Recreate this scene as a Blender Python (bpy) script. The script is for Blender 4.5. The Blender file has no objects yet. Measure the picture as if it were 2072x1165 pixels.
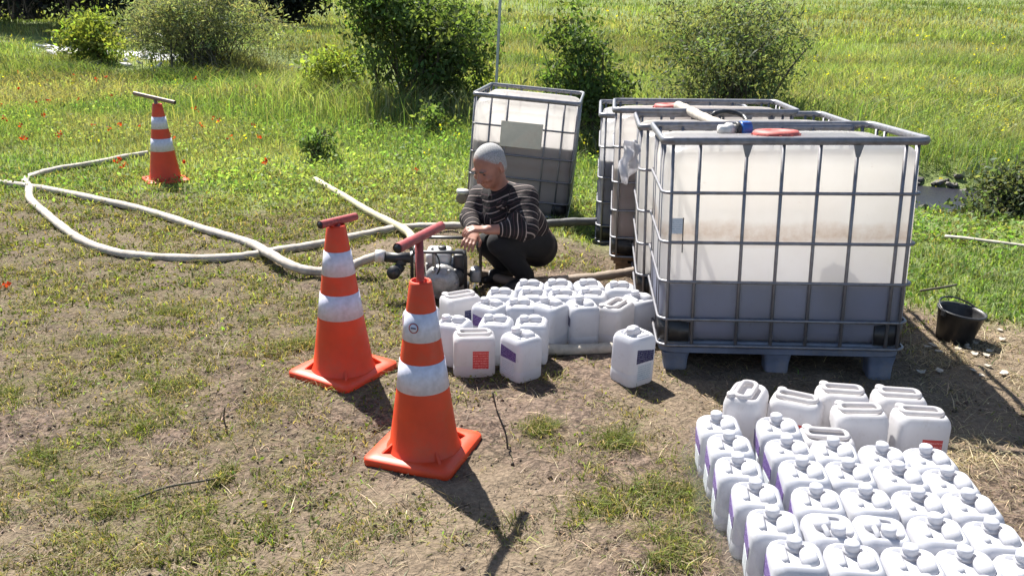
import bpy, bmesh, math, random
import numpy as np
from mathutils import Vector, Matrix, Euler

# ------------------------------------------------------------------ camera, world, sun, exposure
sc = bpy.context.scene
COL = sc.collection
FPX, PITCH, ROLL, CAMH = 1779.561, math.radians(18.599), math.radians(0.71), 1.79
_f = Vector((0, math.cos(PITCH), -math.sin(PITCH)))
_u = Vector((0, math.sin(PITCH), math.cos(PITCH)))
_r = Vector((1, 0, 0))
CR = math.cos(ROLL) * _r + math.sin(ROLL) * _u
CU = -math.sin(ROLL) * _r + math.cos(ROLL) * _u
cam_d = bpy.data.cameras.new('camera')
cam_d.sensor_width = 36.0
cam_d.lens = FPX * 36.0 / 2072.0
cam_d.clip_start, cam_d.clip_end = 0.05, 3000
cam = bpy.data.objects.new('camera', cam_d)
COL.objects.link(cam)
m = Matrix((CR, CU, -_f)).transposed().to_4x4()
m.translation = Vector((0, 0, CAMH))
cam.matrix_world = m
sc.camera = cam

SUN_EL = math.radians(52)
SUN_H = Vector((-0.485, 0.874))            # horizontal direction towards the sun
world = bpy.data.worlds.new('World'); sc.world = world; world.use_nodes = True
wn = world.node_tree.nodes; wl = world.node_tree.links
wn.clear()
sky = wn.new('ShaderNodeTexSky'); sky.sky_type = 'NISHITA'; sky.sun_disc = False
sky.sun_elevation = SUN_EL; sky.sun_rotation = math.atan2(SUN_H.x, SUN_H.y)
bg = wn.new('ShaderNodeBackground'); bg.inputs['Strength'].default_value = 0.062
wo = wn.new('ShaderNodeOutputWorld')
wl.new(sky.outputs[0], bg.inputs[0]); wl.new(bg.outputs[0], wo.inputs[0])
sl = bpy.data.lights.new('sun', 'SUN'); sl.energy = 5.0; sl.angle = math.radians(0.5); sl.color = (1.0, 0.955, 0.88)
so = bpy.data.objects.new('sun', sl); COL.objects.link(so)
sd = Vector((-SUN_H.x * math.cos(SUN_EL), -SUN_H.y * math.cos(SUN_EL), -math.sin(SUN_EL)))
so.rotation_euler = sd.to_track_quat('-Z', 'Y').to_euler(); so.location = (-8, 14, 20)
sc.view_settings.view_transform = 'Standard'; sc.view_settings.look = 'None'
sc.view_settings.exposure = 1.42; sc.view_settings.gamma = 1.0
sc.render.engine = 'CYCLES'
sc.cycles.use_denoising = True
sc.cycles.max_bounces = 14; sc.cycles.diffuse_bounces = 8; sc.cycles.transmission_bounces = 6
sc.cycles.caustics_reflective = False; sc.cycles.caustics_refractive = False
sc.cycles.sample_clamp_indirect = 12

# ------------------------------------------------------------------ helpers
rng = np.random.default_rng(7)
random.seed(7)

def ray(px, py):
    return _f + (float(px) - 1036) / FPX * CR - (float(py) - 582.5) / FPX * CU
def G(px, py, z=0.0):                       # a point of height z along the photo's sight line
    d = ray(px, py); t = (z - CAMH) / d.z
    return Vector((d.x * t, d.y * t, z))
def AT(px, py, Y):                          # a point at distance Y along the photo's sight line
    d = ray(px, py); t = Y / d.y
    return Vector((d.x * t, Y, CAMH + d.z * t))

def tag(o, label=None, cat=None, group=None, kind=None):
    if label: o['label'] = label
    if cat: o['category'] = cat
    if group: o['group'] = group
    if kind: o['kind'] = kind
    return o
def empty(name, loc, rz=0.0, label=None, cat=None, group=None, rx=0.0, ry=0.0):
    o = bpy.data.objects.new(name, None); COL.objects.link(o)
    o.location = loc; o.rotation_euler = (rx, ry, rz); o.empty_display_size = 0.1
    return tag(o, label, cat, group)
def link(name, me, parent=None, loc=None, rot=None):
    o = bpy.data.objects.new(name, me); COL.objects.link(o)
    if parent is not None: o.parent = parent
    if loc is not None: o.location = loc
    if rot is not None: o.rotation_euler = rot
    return o
def copy_tree(o, parent=None):
    c = o.copy(); COL.objects.link(c); c.parent = parent
    for ch in list(o.children): copy_tree(ch, c)
    return c
def mk(name, verts, faces, mat, smooth=True):
    me = bpy.data.meshes.new(name)
    me.from_pydata([tuple(v) for v in verts], [], [tuple(f) for f in faces])
    if mat: me.materials.append(mat)
    if smooth: me.polygons.foreach_set('use_smooth', [True] * len(me.polygons))
    me.update(); return me
def bmesh_mesh(name, bm, mat, smooth=False):
    me = bpy.data.meshes.new(name); bm.to_mesh(me); bm.free()
    if mat: me.materials.append(mat)
    if smooth: me.polygons.foreach_set('use_smooth', [True] * len(me.polygons))
    return me
class MB:
    """collects shapes that make up ONE part"""
    def __init__(s): s.v = []; s.f = []
    def add(s, v, f):
        n = len(s.v); s.v += [tuple(p) for p in v]; s.f += [tuple(i + n for i in q) for q in f]; return s
    def tube(s, path, r, seg=8, closed=False, sx=1.0, sz=1.0, cap=True): return s.add(*tube(path, r, seg, closed, sx, sz, cap))
    def lathe(s, prof, seg=20, M=None): return s.add(*lathe(prof, seg, M))
    def box(s, c, d, bev=0.0, M=None): return s.add(*box(c, d, bev, M))
    def ell(s, c, r, seg=12, M=None): return s.add(*ellipsoid(c, r, seg, M))
    def mesh(s, name, mat, smooth=True): return mk(name, s.v, s.f, mat, smooth)
    def obj(s, name, mat, parent=None, smooth=True, loc=None, rot=None): return link(name, s.mesh(name, mat, smooth), parent, loc, rot)
def tube(path, r, seg=8, closed=False, sx=1.0, sz=1.0, cap=True):
    P = [Vector(p) for p in path]; n = len(P)
    rad = r if isinstance(r, (list, tuple)) else [r] * n
    V = []; F = []
    for i, p in enumerate(P):
        a = P[i - 1] if (i > 0 or closed) else P[i]
        b = P[(i + 1) % n] if (i < n - 1 or closed) else P[i]
        t = (b - a).normalized()
        up = Vector((0, 0, 1)) if abs(t.z) < 0.92 else Vector((0, 1, 0))
        s_ = t.cross(up).normalized(); w = s_.cross(t).normalized()
        for k in range(seg):
            an = 2 * math.pi * (k + .5) / seg
            V.append(p + rad[i] * (math.cos(an) * sx * s_ + math.sin(an) * sz * w))
    m_ = n if closed else n - 1
    for i in range(m_):
        j = (i + 1) % n
        for k in range(seg):
            l = (k + 1) % seg
            F.append((i * seg + k, i * seg + l, j * seg + l, j * seg + k))
    if cap and not closed:
        F.append(tuple(range(seg))[::-1]); F.append(tuple((n - 1) * seg + k for k in range(seg)))
    return V, F
def lathe(prof, seg=20, M=None):
    V = []; F = []
    for (r, z) in prof:
        for k in range(seg):
            a = 2 * math.pi * k / seg
            V.append(Vector((r * math.cos(a), r * math.sin(a), z)))
    for i in range(len(prof) - 1):
        for k in range(seg):
            l = (k + 1) % seg
            F.append((i * seg + k, i * seg + l, (i + 1) * seg + l, (i + 1) * seg + k))
    F.append(tuple(range(seg))[::-1]); F.append(tuple((len(prof) - 1) * seg + k for k in range(seg)))
    if M is not None: V = [M @ v for v in V]
    return V, F
def box(c, d, bev=0.0, M=None):
    bm = bmesh.new(); bmesh.ops.create_cube(bm, size=1.0)
    for v in bm.verts: v.co = Vector((v.co.x * d[0], v.co.y * d[1], v.co.z * d[2]))
    if bev > 0: bmesh.ops.bevel(bm, geom=bm.edges[:], offset=bev, segments=2, profile=0.6, affect='EDGES')
    V = [v.co + Vector(c) for v in bm.verts]; bm.verts.index_update()
    F = [tuple(v.index for v in f.verts) for f in bm.faces]; bm.free()
    if M is not None: V = [M @ v for v in V]
    return V, F
def ellipsoid(c, r, seg=12, M=None):
    V = [Vector((0, 0, -1))]; F = []; n = seg // 2
    for i in range(1, n):
        t = -math.pi / 2 + math.pi * i / n
        for k in range(seg):
            a = 2 * math.pi * k / seg
            V.append(Vector((math.cos(t) * math.cos(a), math.cos(t) * math.sin(a), math.sin(t))))
    V.append(Vector((0, 0, 1)))
    for k in range(seg): F.append((0, 1 + (k + 1) % seg, 1 + k))
    for i in range(n - 2):
        for k in range(seg):
            l = (k + 1) % seg; a = 1 + i * seg; b = a + seg
            F.append((a + k, a + l, b + l, b + k))
    T = len(V) - 1; a = 1 + (n - 2) * seg
    for k in range(seg): F.append((a + k, a + (k + 1) % seg, T))
    V = [Vector((v.x * r[0], v.y * r[1], v.z * r[2])) + Vector(c) for v in V]
    if M is not None: V = [M @ v for v in V]
    return V, F
def rrect(w, d, r, n=5):                    # rounded rectangle outline, counter-clockwise
    r = max(1e-4, min(r, w / 2 - 1e-4, d / 2 - 1e-4)); out = []
    for (cx, cy, a0) in ((w/2 - r, d/2 - r, 0), (-w/2 + r, d/2 - r, 90), (-w/2 + r, -d/2 + r, 180), (w/2 - r, -d/2 + r, 270)):
        for k in range(n + 1):
            a = math.radians(a0 + 90 * k / n); out.append((cx + r * math.cos(a), cy + r * math.sin(a)))
    return out
def loft(levels, n=5, cap_top=True, cap_bot=True, fn=None):
    """levels of (z, width, depth, radius)"""
    V = []; F = []; m_ = 4 * (n + 1)
    for (z, w, d, r) in levels:
        for (x, y) in rrect(w, d, r, n):
            p = (x, y, z); V.append(fn(*p) if fn else p)
    for i in range(len(levels) - 1):
        for k in range(m_):
            l = (k + 1) % m_
            F.append((i*m_ + k, i*m_ + l, (i+1)*m_ + l, (i+1)*m_ + k))
    if cap_bot: F.append(tuple(range(m_))[::-1])
    if cap_top: F.append(tuple((len(levels)-1)*m_ + k for k in range(m_)))
    return V, F
def spline(pts, n=10):
    P = [Vector(p) for p in pts]; out = []
    for i in range(len(P) - 1):
        p0 = P[max(0, i-1)]; p1 = P[i]; p2 = P[i+1]; p3 = P[min(len(P)-1, i+2)]
        for k in range(n):
            t = k / n
            out.append(.5*((2*p1) + (p2-p0)*t + (2*p0-5*p1+4*p2-p3)*t*t + (3*p1-p0-3*p2+p3)*t**3))
    out.append(P[-1]); return out

# value noise
_perm = rng.random((256, 256))
def vnoise(x, y):
    xi = np.floor(x).astype(int); yi = np.floor(y).astype(int); fx = x - xi; fy = y - yi
    fx = fx*fx*(3-2*fx); fy = fy*fy*(3-2*fy)
    a = _perm[xi & 255, yi & 255]; b = _perm[(xi+1) & 255, yi & 255]
    c = _perm[xi & 255, (yi+1) & 255]; d = _perm[(xi+1) & 255, (yi+1) & 255]
    return (a*(1-fx)+b*fx)*(1-fy) + (c*(1-fx)+d*fx)*fy
def fbm(x, y, o=4):
    s = 0; a = .5; t = 0
    for i in range(o):
        s = s + a*vnoise(x*2**i + 17.3*i, y*2**i + 9.1*i); t += a; a *= .5
    return s/t
def sstep(a, b, x):
    t = np.clip((x-a)/(b-a), 0, 1); return t*t*(3-2*t)

# ------------------------------------------------------------------ materials
def new_mat(name):
    mt = bpy.data.materials.new(name); mt.use_nodes = True
    nt = mt.node_tree; b = nt.nodes['Principled BSDF']; return mt, nt, b
def setc(b, c, rough=.6, metal=0.0, spec=None):
    b.inputs['Base Color'].default_value = (*c, 1); b.inputs['Roughness'].default_value = rough
    b.inputs['Metallic'].default_value = metal
    if spec is not None: b.inputs['Specular IOR Level'].default_value = spec
def coords(nt, scale=1.0, kind='Object'):
    tc = nt.nodes.new('ShaderNodeTexCoord'); mp = nt.nodes.new('ShaderNodeMapping')
    mp.inputs['Scale'].default_value = (scale,)*3 if not isinstance(scale, tuple) else scale
    nt.links.new(tc.outputs[kind], mp.inputs['Vector']); return mp.outputs['Vector']
def noise(nt, vec, scale, detail=4, rough=.55):
    n = nt.nodes.new('ShaderNodeTexNoise'); n.inputs['Scale'].default_value = scale
    n.inputs['Detail'].default_value = detail; n.inputs['Roughness'].default_value = rough
    nt.links.new(vec, n.inputs['Vector']); return n.outputs['Fac']
def ramp(nt, fac, stops):
    r = nt.nodes.new('ShaderNodeValToRGB'); e = r.color_ramp.elements
    while len(e) < len(stops): e.new(0.5)
    for i, (p, c) in enumerate(stops):
        e[i].position = p; e[i].color = (*c, 1) if len(c) == 3 else c
    nt.links.new(fac, r.inputs['Fac']); return r.outputs['Color']
def mixc(nt, fac, a, b, mode='MIX'):
    n = nt.nodes.new('ShaderNodeMix'); n.data_type = 'RGBA'; n.blend_type = mode
    for s, v in ((0, fac), (6, a), (7, b)):
        if isinstance(v, bpy.types.NodeSocket): nt.links.new(v, n.inputs[s])
        elif s == 0: n.inputs[0].default_value = v
        else: n.inputs[s].default_value = (*v, 1)
    return n.outputs[2]
def math_n(nt, op, a, b=0.0):
    n = nt.nodes.new('ShaderNodeMath'); n.operation = op
    for i, v in enumerate((a, b)):
        if isinstance(v, bpy.types.NodeSocket): nt.links.new(v, n.inputs[i])
        else: n.inputs[i].default_value = v
    return n.outputs[0]
def bump(nt, b, h, strength=.3, dist=.01):
    n = nt.nodes.new('ShaderNodeBump'); n.inputs['Strength'].default_value = strength; n.inputs['Distance'].default_value = dist
    nt.links.new(h, n.inputs['Height']); nt.links.new(n.outputs[0], b.inputs['Normal']); return n
def simple(name, c, rough=.6, metal=0.0, var=.15, scale=14.0, bmp=0.0, spec=None, dirt=None, dirt_amt=.5):
    mt, nt, b = new_mat(name); setc(b, c, rough, metal, spec)
    v = coords(nt); f = noise(nt, v, scale, 5)
    lo = tuple(x*(1-var) for x in c); hi = tuple(min(1, x*(1+var)) for x in c)
    col = ramp(nt, f, [(.3, lo), (.7, hi)])
    if dirt:
        f2 = noise(nt, v, scale*.6, 6, .7)
        d = ramp(nt, f2, [(.5, (0, 0, 0)), (.72, (dirt_amt,)*3)])
        col = mixc(nt, d, col, dirt)
    nt.links.new(col, b.inputs['Base Color'])
    if bmp: bump(nt, b, noise(nt, v, scale*3, 3), bmp, .004)
    return mt
def leaf_mat(name, trans=.45, gloss=.012):
    mt = bpy.data.materials.new(name); mt.use_nodes = True; nt = mt.node_tree; nt.nodes.clear()
    at = nt.nodes.new('ShaderNodeAttribute'); at.attribute_name = 'Col'
    d = nt.nodes.new('ShaderNodeBsdfDiffuse'); t = nt.nodes.new('ShaderNodeBsdfTranslucent'); g = nt.nodes.new('ShaderNodeBsdfGlossy')
    g.inputs['Roughness'].default_value = .5
    tc = mixc(nt, 1.0, at.outputs['Color'], (1.35, 1.4, .55), 'MULTIPLY')
    nt.links.new(at.outputs['Color'], d.inputs['Color']); nt.links.new(tc, t.inputs['Color'])
    m1 = nt.nodes.new('ShaderNodeMixShader'); m1.inputs[0].default_value = trans
    nt.links.new(d.outputs[0], m1.inputs[1]); nt.links.new(t.outputs[0], m1.inputs[2])
    m2 = nt.nodes.new('ShaderNodeMixShader'); m2.inputs[0].default_value = gloss
    nt.links.new(m1.outputs[0], m2.inputs[1]); nt.links.new(g.outputs[0], m2.inputs[2])
    o = nt.nodes.new('ShaderNodeOutputMaterial'); nt.links.new(m2.outputs[0], o.inputs[0]); return mt
def poly_mat(name, col, trans, tcol, build=None, rough=.35, clear=0.0):
    """milky polyethylene: part diffuse, part diffuse transmission"""
    mt = bpy.data.materials.new(name); mt.use_nodes = True; nt = mt.node_tree; nt.nodes.clear()
    d = nt.nodes.new('ShaderNodeBsdfDiffuse'); t = nt.nodes.new('ShaderNodeBsdfTranslucent'); g = nt.nodes.new('ShaderNodeBsdfGlossy')
    d.inputs['Color'].default_value = (*col, 1); t.inputs['Color'].default_value = (*tcol, 1); g.inputs['Roughness'].default_value = rough
    if build:
        k = build(nt)
        nt.links.new(mixc(nt, 1.0, k, col, 'MULTIPLY'), d.inputs['Color']); nt.links.new(mixc(nt, 1.0, k, tcol, 'MULTIPLY'), t.inputs['Color'])
    m1 = nt.nodes.new('ShaderNodeMixShader'); m1.inputs[0].default_value = trans
    nt.links.new(d.outputs[0], m1.inputs[1]); nt.links.new(t.outputs[0], m1.inputs[2])
    body = m1.outputs[0]
    if clear:                               # the thin wall also lets some light straight through
        tp = nt.nodes.new('ShaderNodeBsdfTransparent'); m3 = nt.nodes.new('ShaderNodeMixShader'); m3.inputs[0].default_value = clear
        nt.links.new(body, m3.inputs[1]); nt.links.new(tp.outputs[0], m3.inputs[2]); body = m3.outputs[0]
    m2 = nt.nodes.new('ShaderNodeMixShader')
    m2.inputs[0].default_value = .045
    nt.links.new(body, m2.inputs[1]); nt.links.new(g.outputs[0], m2.inputs[2])
    o = nt.nodes.new('ShaderNodeOutputMaterial'); nt.links.new(m2.outputs[0], o.inputs[0]); return mt

M = {}
M['leaf'] = leaf_mat('foliage', .5)
M['grass'] = leaf_mat('grass_blades', .45)
M['straw'] = leaf_mat('dry_straw', .2, .02)
M['bark'] = simple('bark', (.09, .075, .055), .9, bmp=.5, scale=30)
M['steel'] = simple('galvanised_steel', (.22, .22, .24), .45, .6, .2, 25, dirt=(.16, .13, .1), dirt_amt=.5)
M['blue_steel'] = simple('pallet_plastic', (.115, .145, .215), .6, 0, .3, 8, dirt=(.25, .22, .18), dirt_amt=.6)
M['tray_steel'] = simple('tray_steel', (.34, .37, .43), .5, .3, .2, 10, dirt=(.25, .22, .19), dirt_amt=.5)
M['wood'] = simple('pallet_wood', (.27, .16, .09), .85, 0, .3, 20, .4)
M['cone'] = simple('cone_orange', (.66, .052, .010), .5, 0, .10, 9, .15, dirt=(.36, .12, .06), dirt_amt=.45)
M['reflective'] = simple('reflective_band', (.60, .60, .70), .4, 0, .12, 40, .08, dirt=(.38, .35, .36), dirt_amt=.28)
M['red_pipe'] = simple('red_painted_pipe', (.30, .045, .042), .5, 0, .25, 30, .2, dirt=(.18, .09, .07))
M['grey_pipe'] = simple('weathered_pipe', (.22, .16, .12), .55, .2, .25, 30, .2)
M['black_metal'] = simple('black_frame', (.018, .018, .02), .4, 0, .3, 30)
M['black_plastic'] = simple('black_plastic', (.02, .02, .022), .45, 0, .3, 20, .1, dirt=(.12, .1, .08), dirt_amt=.35)
M['engine_white'] = simple('engine_white', (.62, .62, .6), .4, 0, .1, 20, dirt=(.3, .26, .2))
M['alloy'] = simple('cast_alloy', (.30, .30, .30), .5, .45, .2, 40, .25, dirt=(.16, .13, .1))
M['red_plastic'] = simple('red_lid_plastic', (.40, .075, .062), .6, 0, .2, 30, dirt=(.48, .22, .19), dirt_amt=.6)
M['blue_plastic'] = simple('blue_valve', (.03, .12, .42), .4, 0, .15, 30)
M['hose'] = simple('canvas_hose', (.43, .385, .33), .85, 0, .14, 18, .35, dirt=(.19, .155, .12), dirt_amt=.75)
M['hose_cream'] = simple('cream_hose', (.47, .43, .27), .7, 0, .12, 18, .2, dirt=(.3, .26, .17), dirt_amt=.4)
M['hose_dark'] = simple('dark_hose', (.10, .10, .10), .6, 0, .2, 18, .2, dirt=(.2, .17, .13), dirt_amt=.5)
M['hose_brown'] = simple('brown_hose', (.22, .17, .13), .7, 0, .2, 18, .25, dirt=(.32, .26, .19), dirt_amt=.5)
M['skin'] = simple('skin', (.29, .135, .095), .55, 0, .15, 25, .1)
M['hair'] = simple('grey_hair', (.33, .325, .32), .85, 0, .5, 160, .6, dirt=(.25, .16, .13), dirt_amt=.35)
M['cloth_black'] = simple('black_trousers', (.007, .007, .009), .9, 0, .3, 20, .3)
M['shoe'] = simple('black_shoe', (.02, .018, .018), .55, 0, .3, 20)
M['stone'] = simple('stone', (.115, .105, .095), .9, 0, .35, 10, .6)
M['pale_stone'] = simple('pale_stone', (.55, .53, .5), .8, 0, .25, 10, .5)
M['litter'] = simple('pale_scrap', (.40, .36, .30), .85, 0, .3, 20, .3)
M['pole'] = simple('pole_metal', (.42, .44, .45), .5, .3, .1, 20)
M['eye'] = simple('eye_dark', (.03, .02, .02), .3)
M['fittings'] = simple('white_fitting', (.6, .58, .55), .45, .2, .15, 30, dirt=(.3, .26, .2))

def can_tone(nt):
    v = coords(nt); f = noise(nt, v, 9, 4)
    c = ramp(nt, f, [(.3, (.93, .93, .95)), (.7, (1, 1, 1))])
    oi = nt.nodes.new('ShaderNodeObjectInfo'); ad = nt.nodes.new('ShaderNodeVectorMath'); ad.operation = 'ADD'
    cb = nt.nodes.new('ShaderNodeCombineXYZ'); k = math_n(nt, 'MULTIPLY', oi.outputs['Random'], 50.0)
    for q_ in range(3): nt.links.new(k, cb.inputs[q_])
    nt.links.new(v, ad.inputs[0]); nt.links.new(cb.outputs[0], ad.inputs[1])
    sp = nt.nodes.new('ShaderNodeSeparateXYZ'); nt.links.new(v, sp.inputs[0])
    low = ramp(nt, sp.outputs['Z'], [(.0, (.55,)*3), (.07, (0, 0, 0))])          # dust splashed up from the soil
    sc2 = ramp(nt, noise(nt, ad.outputs[0], 24, 6, .75), [(.55, (0, 0, 0)), (.72, (.35,)*3)])
    d = math_n(nt, 'MAXIMUM', math_n(nt, 'MULTIPLY', low, noise(nt, ad.outputs[0], 40, 4)), sc2)
    return mixc(nt, d, c, (.62, .56, .50))
M['can'] = poly_mat('white_polyethylene', (.66, .67, .71), .42, (.78, .79, .83), can_tone)
M['can_pink'] = poly_mat('pinkish_polyethylene', (.66, .655, .67), .45, (.80, .785, .79), can_tone)
def tank_tone(stain_lo, stain_hi, amt, wiped=None):
    def f(nt):
        tc = nt.nodes.new('ShaderNodeTexCoord'); sp = nt.nodes.new('ShaderNodeSeparateXYZ'); nt.links.new(tc.outputs['Object'], sp.inputs[0])
        v = coords(nt, (1, 1, 1)); n1 = noise(nt, v, 3.0, 6, .65); n2 = noise(nt, v, 16, 5, .7)
        z = math_n(nt, 'ADD', sp.outputs['Z'], math_n(nt, 'MULTIPLY', math_n(nt, 'SUBTRACT', n1, .5), .10))
        band = ramp(nt, z, [(max(0.001, stain_lo - .03), (0, 0, 0)), (stain_lo + .02, (amt,)*3), (stain_hi - .01, (amt*.55,)*3), (stain_hi + .015, (0, 0, 0))])
        base = ramp(nt, n1, [(.3, (.93, .91, .88)), (.7, (1, 1, .99))])
        c = mixc(nt, math_n(nt, 'MULTIPLY', band, ramp(nt, n2, [(.3, (.35,)*3), (.7, (1,)*3)])), base, (.62, .47, .36))
        sp2 = ramp(nt, noise(nt, v, 26, 6, .75), [(.64, (0, 0, 0)), (.74, (.5, .5, .5))])
        c = mixc(nt, sp2, c, (.7, .62, .55))
        c = mixc(nt, 1.0, c, (.97, .97, .97), 'MULTIPLY')
        if wiped:
            vm = nt.nodes.new('ShaderNodeVectorMath'); vm.operation = 'DISTANCE'; nt.links.new(tc.outputs['Object'], vm.inputs[0]); vm.inputs[1].default_value = wiped
            dd_ = math_n(nt, 'ADD', vm.outputs['Value'], math_n(nt, 'MULTIPLY', math_n(nt, 'SUBTRACT', n2, .5), .06))
            c = mixc(nt, ramp(nt, dd_, [(.045, (1, 1, 1)), (.055, (0, 0, 0))]), c, (1, 1, 1))
        return c
    return f
M['tank'] = poly_mat('tank_polyethylene', (.62, .64, .68), .84, (.995, .972, .932), tank_tone(.68, .76, .9), clear=.11)
M['tank_plain'] = poly_mat('tank_polyethylene_plain', (.60, .60, .60), .82, (.985, .97, .95), tank_tone(.55, .60, .3), clear=.11)
M['liq_blue'] = simple('murky_blue_liquid', (.105, .125, .235), .3, 0, .25, 4)
M['liq_brown'] = simple('murky_brown_liquid', (.20, .13, .125), .3, 0, .25, 4)
M['liq_grey'] = simple('murky_grey_liquid', (.30, .255, .265), .3, 0, .25, 4)

def label_mat(name, base, ink, dens=.5):
    mt, nt, b = new_mat(name); setc(b, base, .45)
    v = coords(nt, (1, 1, 1), 'Generated')
    sp = nt.nodes.new('ShaderNodeSeparateXYZ'); nt.links.new(v, sp.inputs[0])
    w = math_n(nt, 'FRACT', math_n(nt, 'MULTIPLY', sp.outputs['Z'], 7.0))
    ln = math_n(nt, 'LESS_THAN', w, .36)
    s = nt.nodes.new('ShaderNodeMapping'); s.inputs['Scale'].default_value = (14, 14, 7); nt.links.new(v, s.inputs['Vector'])
    n = noise(nt, s.outputs[0], 1.6, 2)
    k = math_n(nt, 'MULTIPLY', ln, math_n(nt, 'GREATER_THAN', n, dens))
    nt.links.new(mixc(nt, math_n(nt, 'MULTIPLY', k, .75), base, ink), b.inputs['Base Color']); return mt
M['label_purple'] = label_mat('purple_label', (.10, .055, .22), (.45, .42, .6), .54)
M['label_red'] = label_mat('red_label', (.62, .065, .06), (.85, .45, .42), .5)
M['label_navy'] = label_mat('navy_label', (.03, .03, .10), (.4, .4, .5), .52)
M['label_pale'] = label_mat('pale_label', (.62, .66, .70), (.25, .34, .42), .5)
M['placard'] = simple('placard', (.70, .655, .54), .55, .0, .12, 6, dirt=(.60, .44, .33), dirt_amt=.5)

# ------------------------------------------------------------------ ground
YB_X = [-8, -6, -3, -1.2, -.3, .5, 1.9, 2.5, 3.2, 4.2, 6, 9]
YB_Y = [9.0, 8.4, 7.45, 7.5, 7.1, 6.8, 6.3, 5.0, 4.7, 4.9, 5, 5]
DITCH = np.array([(11, 7.8), (6.4, 8.2), (4.6, 8.8), (2.9, 10.0), (.6, 13.6), (-2.5, 18.6), (-6.5, 22.6), (-10.5, 25.5), (-14, 27.5), (-20, 31), (-30, 36)])
def ditch_dist(x, y):
    best = np.full(np.shape(x), 1e9)
    for (a, b) in zip(DITCH[:-1], DITCH[1:]):
        d = b - a; t = np.clip(((x-a[0])*d[0] + (y-a[1])*d[1]) / (d@d), 0, 1)
        best = np.minimum(best, np.hypot(x-a[0]-t*d[0], y-a[1]-t*d[1]))
    return best
def far_veg(x, y):
    yb = np.interp(x, YB_X, YB_Y) + (fbm(x*.9+3, y*.9, 3) - .5) * 1.6
    return sstep(-.5, .9, y - yb)
def near_veg(x, y):
    n = fbm(x*1.5 + 40, y*1.5 + 11, 4)
    bias = .20*sstep(.3, -1.6, x) + .12*sstep(3.6, 6.0, y) + .20*sstep(-.8, -2.2, x)*sstep(4.2, 6.0, y) - .10*sstep(-.6, .6, x)*sstep(5.5, 3.5, y)
    n = n + bias - .55
    return np.clip(n*5.5, 0, 1)
def Hn(x, y):
    x = np.asarray(x, float); y = np.asarray(y, float)
    work = 1 - sstep(9, 13, y)
    z = (fbm(x*.8, y*.8, 3)-.5)*.05*(1-work*.75)
    z = z + (fbm(x*.15+5, y*.15, 3)-.5)*1.0*sstep(16, 40, y)
    z = z + np.maximum(0, y-13)*.012 + np.maximum(0, y-26)*.03 + np.maximum(0, y-60)*.05
    dd = ditch_dist(x, y); wdt = 1.25 + .02*np.maximum(0, y-10)
    z = z - (.36 + .1*sstep(12, 24, y))*(1-sstep(.45*wdt, 1.25*wdt, dd))
    z = z - .19*np.exp(-((x-.06)**2+(y-8.15)**2)/.9)
    return z
_Hn0 = Hn
def Hn(x, y):                               # the ground falls away a little under the rear tanks
    x = np.asarray(x, float); y = np.asarray(y, float)
    return _Hn0(x, y) - (.065*sstep(4.95, 5.35, y) + .03*sstep(5.7, 6.1, y) + .13*sstep(6.6, 7.2, y)*(1-sstep(9, 12, y)))*sstep(.35, .75, x)*(1-sstep(2.3, 3.2, x))*(1-sstep(12, 16, y))
def H(x, y): return float(Hn(np.array([x]), np.array([y]))[0])

ys = [1.2]
while ys[-1] < 300: ys.append(ys[-1] + max(.016, .0075*ys[-1]**1.08))
ys = np.array(ys); U = np.linspace(-1, 1, 440)
Xg = U[None, :]*(ys[:, None]*.80 + 1.6); Yg = np.repeat(ys[:, None], len(U), 1)
Zg = Hn(Xg, Yg)
near = 1 - sstep(7, 10, Yg)
clod = fbm(Xg*9, Yg*9, 4) - .5
ridge = np.abs(fbm(Xg*5+30, Yg*5, 3) - .5)
fine = fbm(Xg*26+11, Yg*26, 3) - .5
Zg = Zg + near*(clod*.032 - ridge*.035 + .006 + fine*.020*sstep(.40, .62, fbm(Xg*2.2+50, Yg*2.2+7, 3)))
def pts_mesh(name, Xv, Yv, Zv, mat):
    n, k = Xv.shape
    co = np.stack([Xv, Yv, Zv], -1).reshape(-1, 3)
    i = np.arange(n-1)[:, None]*k + np.arange(k-1)[None, :]
    q = np.stack([i, i+1, i+k+1, i+k], -1).reshape(-1, 4)
    me = bpy.data.meshes.new(name); me.vertices.add(len(co)); me.vertices.foreach_set('co', co.ravel().astype('f'))
    me.loops.add(q.size); me.loops.foreach_set('vertex_index', q.ravel().astype('i'))
    me.polygons.add(len(q)); me.polygons.foreach_set('loop_start', np.arange(0, q.size, 4).astype('i'))
    me.polygons.foreach_set('use_smooth', np.ones(len(q), bool)); me.materials.append(mat); me.update(calc_edges=True); me.validate(); return me
gm, nt, b = new_mat('ground_soil'); b.inputs['Roughness'].default_value = .95; b.inputs['Specular IOR Level'].default_value = .15
at = nt.nodes.new('ShaderNodeAttribute'); at.attribute_name = 'veg'
sep = nt.nodes.new('ShaderNodeSeparateColor'); nt.links.new(at.outputs['Color'], sep.inputs[0])
v = coords(nt)
n_big = noise(nt, v, 1.3, 6, .6); n_mid = noise(nt, v, 9, 6, .65); n_fine = noise(nt, v, 60, 5, .7)
soil = ramp(nt, n_mid, [(.25, (.088, .060, .045)), (.5, (.176, .125, .094)), (.75, (.268, .198, .151))])
wv_ = nt.nodes.new('ShaderNodeVectorMath'); wv_.operation = 'MULTIPLY_ADD'; nz_ = nt.nodes.new('ShaderNodeTexNoise'); nz_.inputs['Scale'].default_value = 14; nt.links.new(v, nz_.inputs['Vector'])
nt.links.new(nz_.outputs['Color'], wv_.inputs[0]); wv_.inputs[1].default_value = (.07, .07, .07); nt.links.new(v, wv_.inputs[2])
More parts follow.
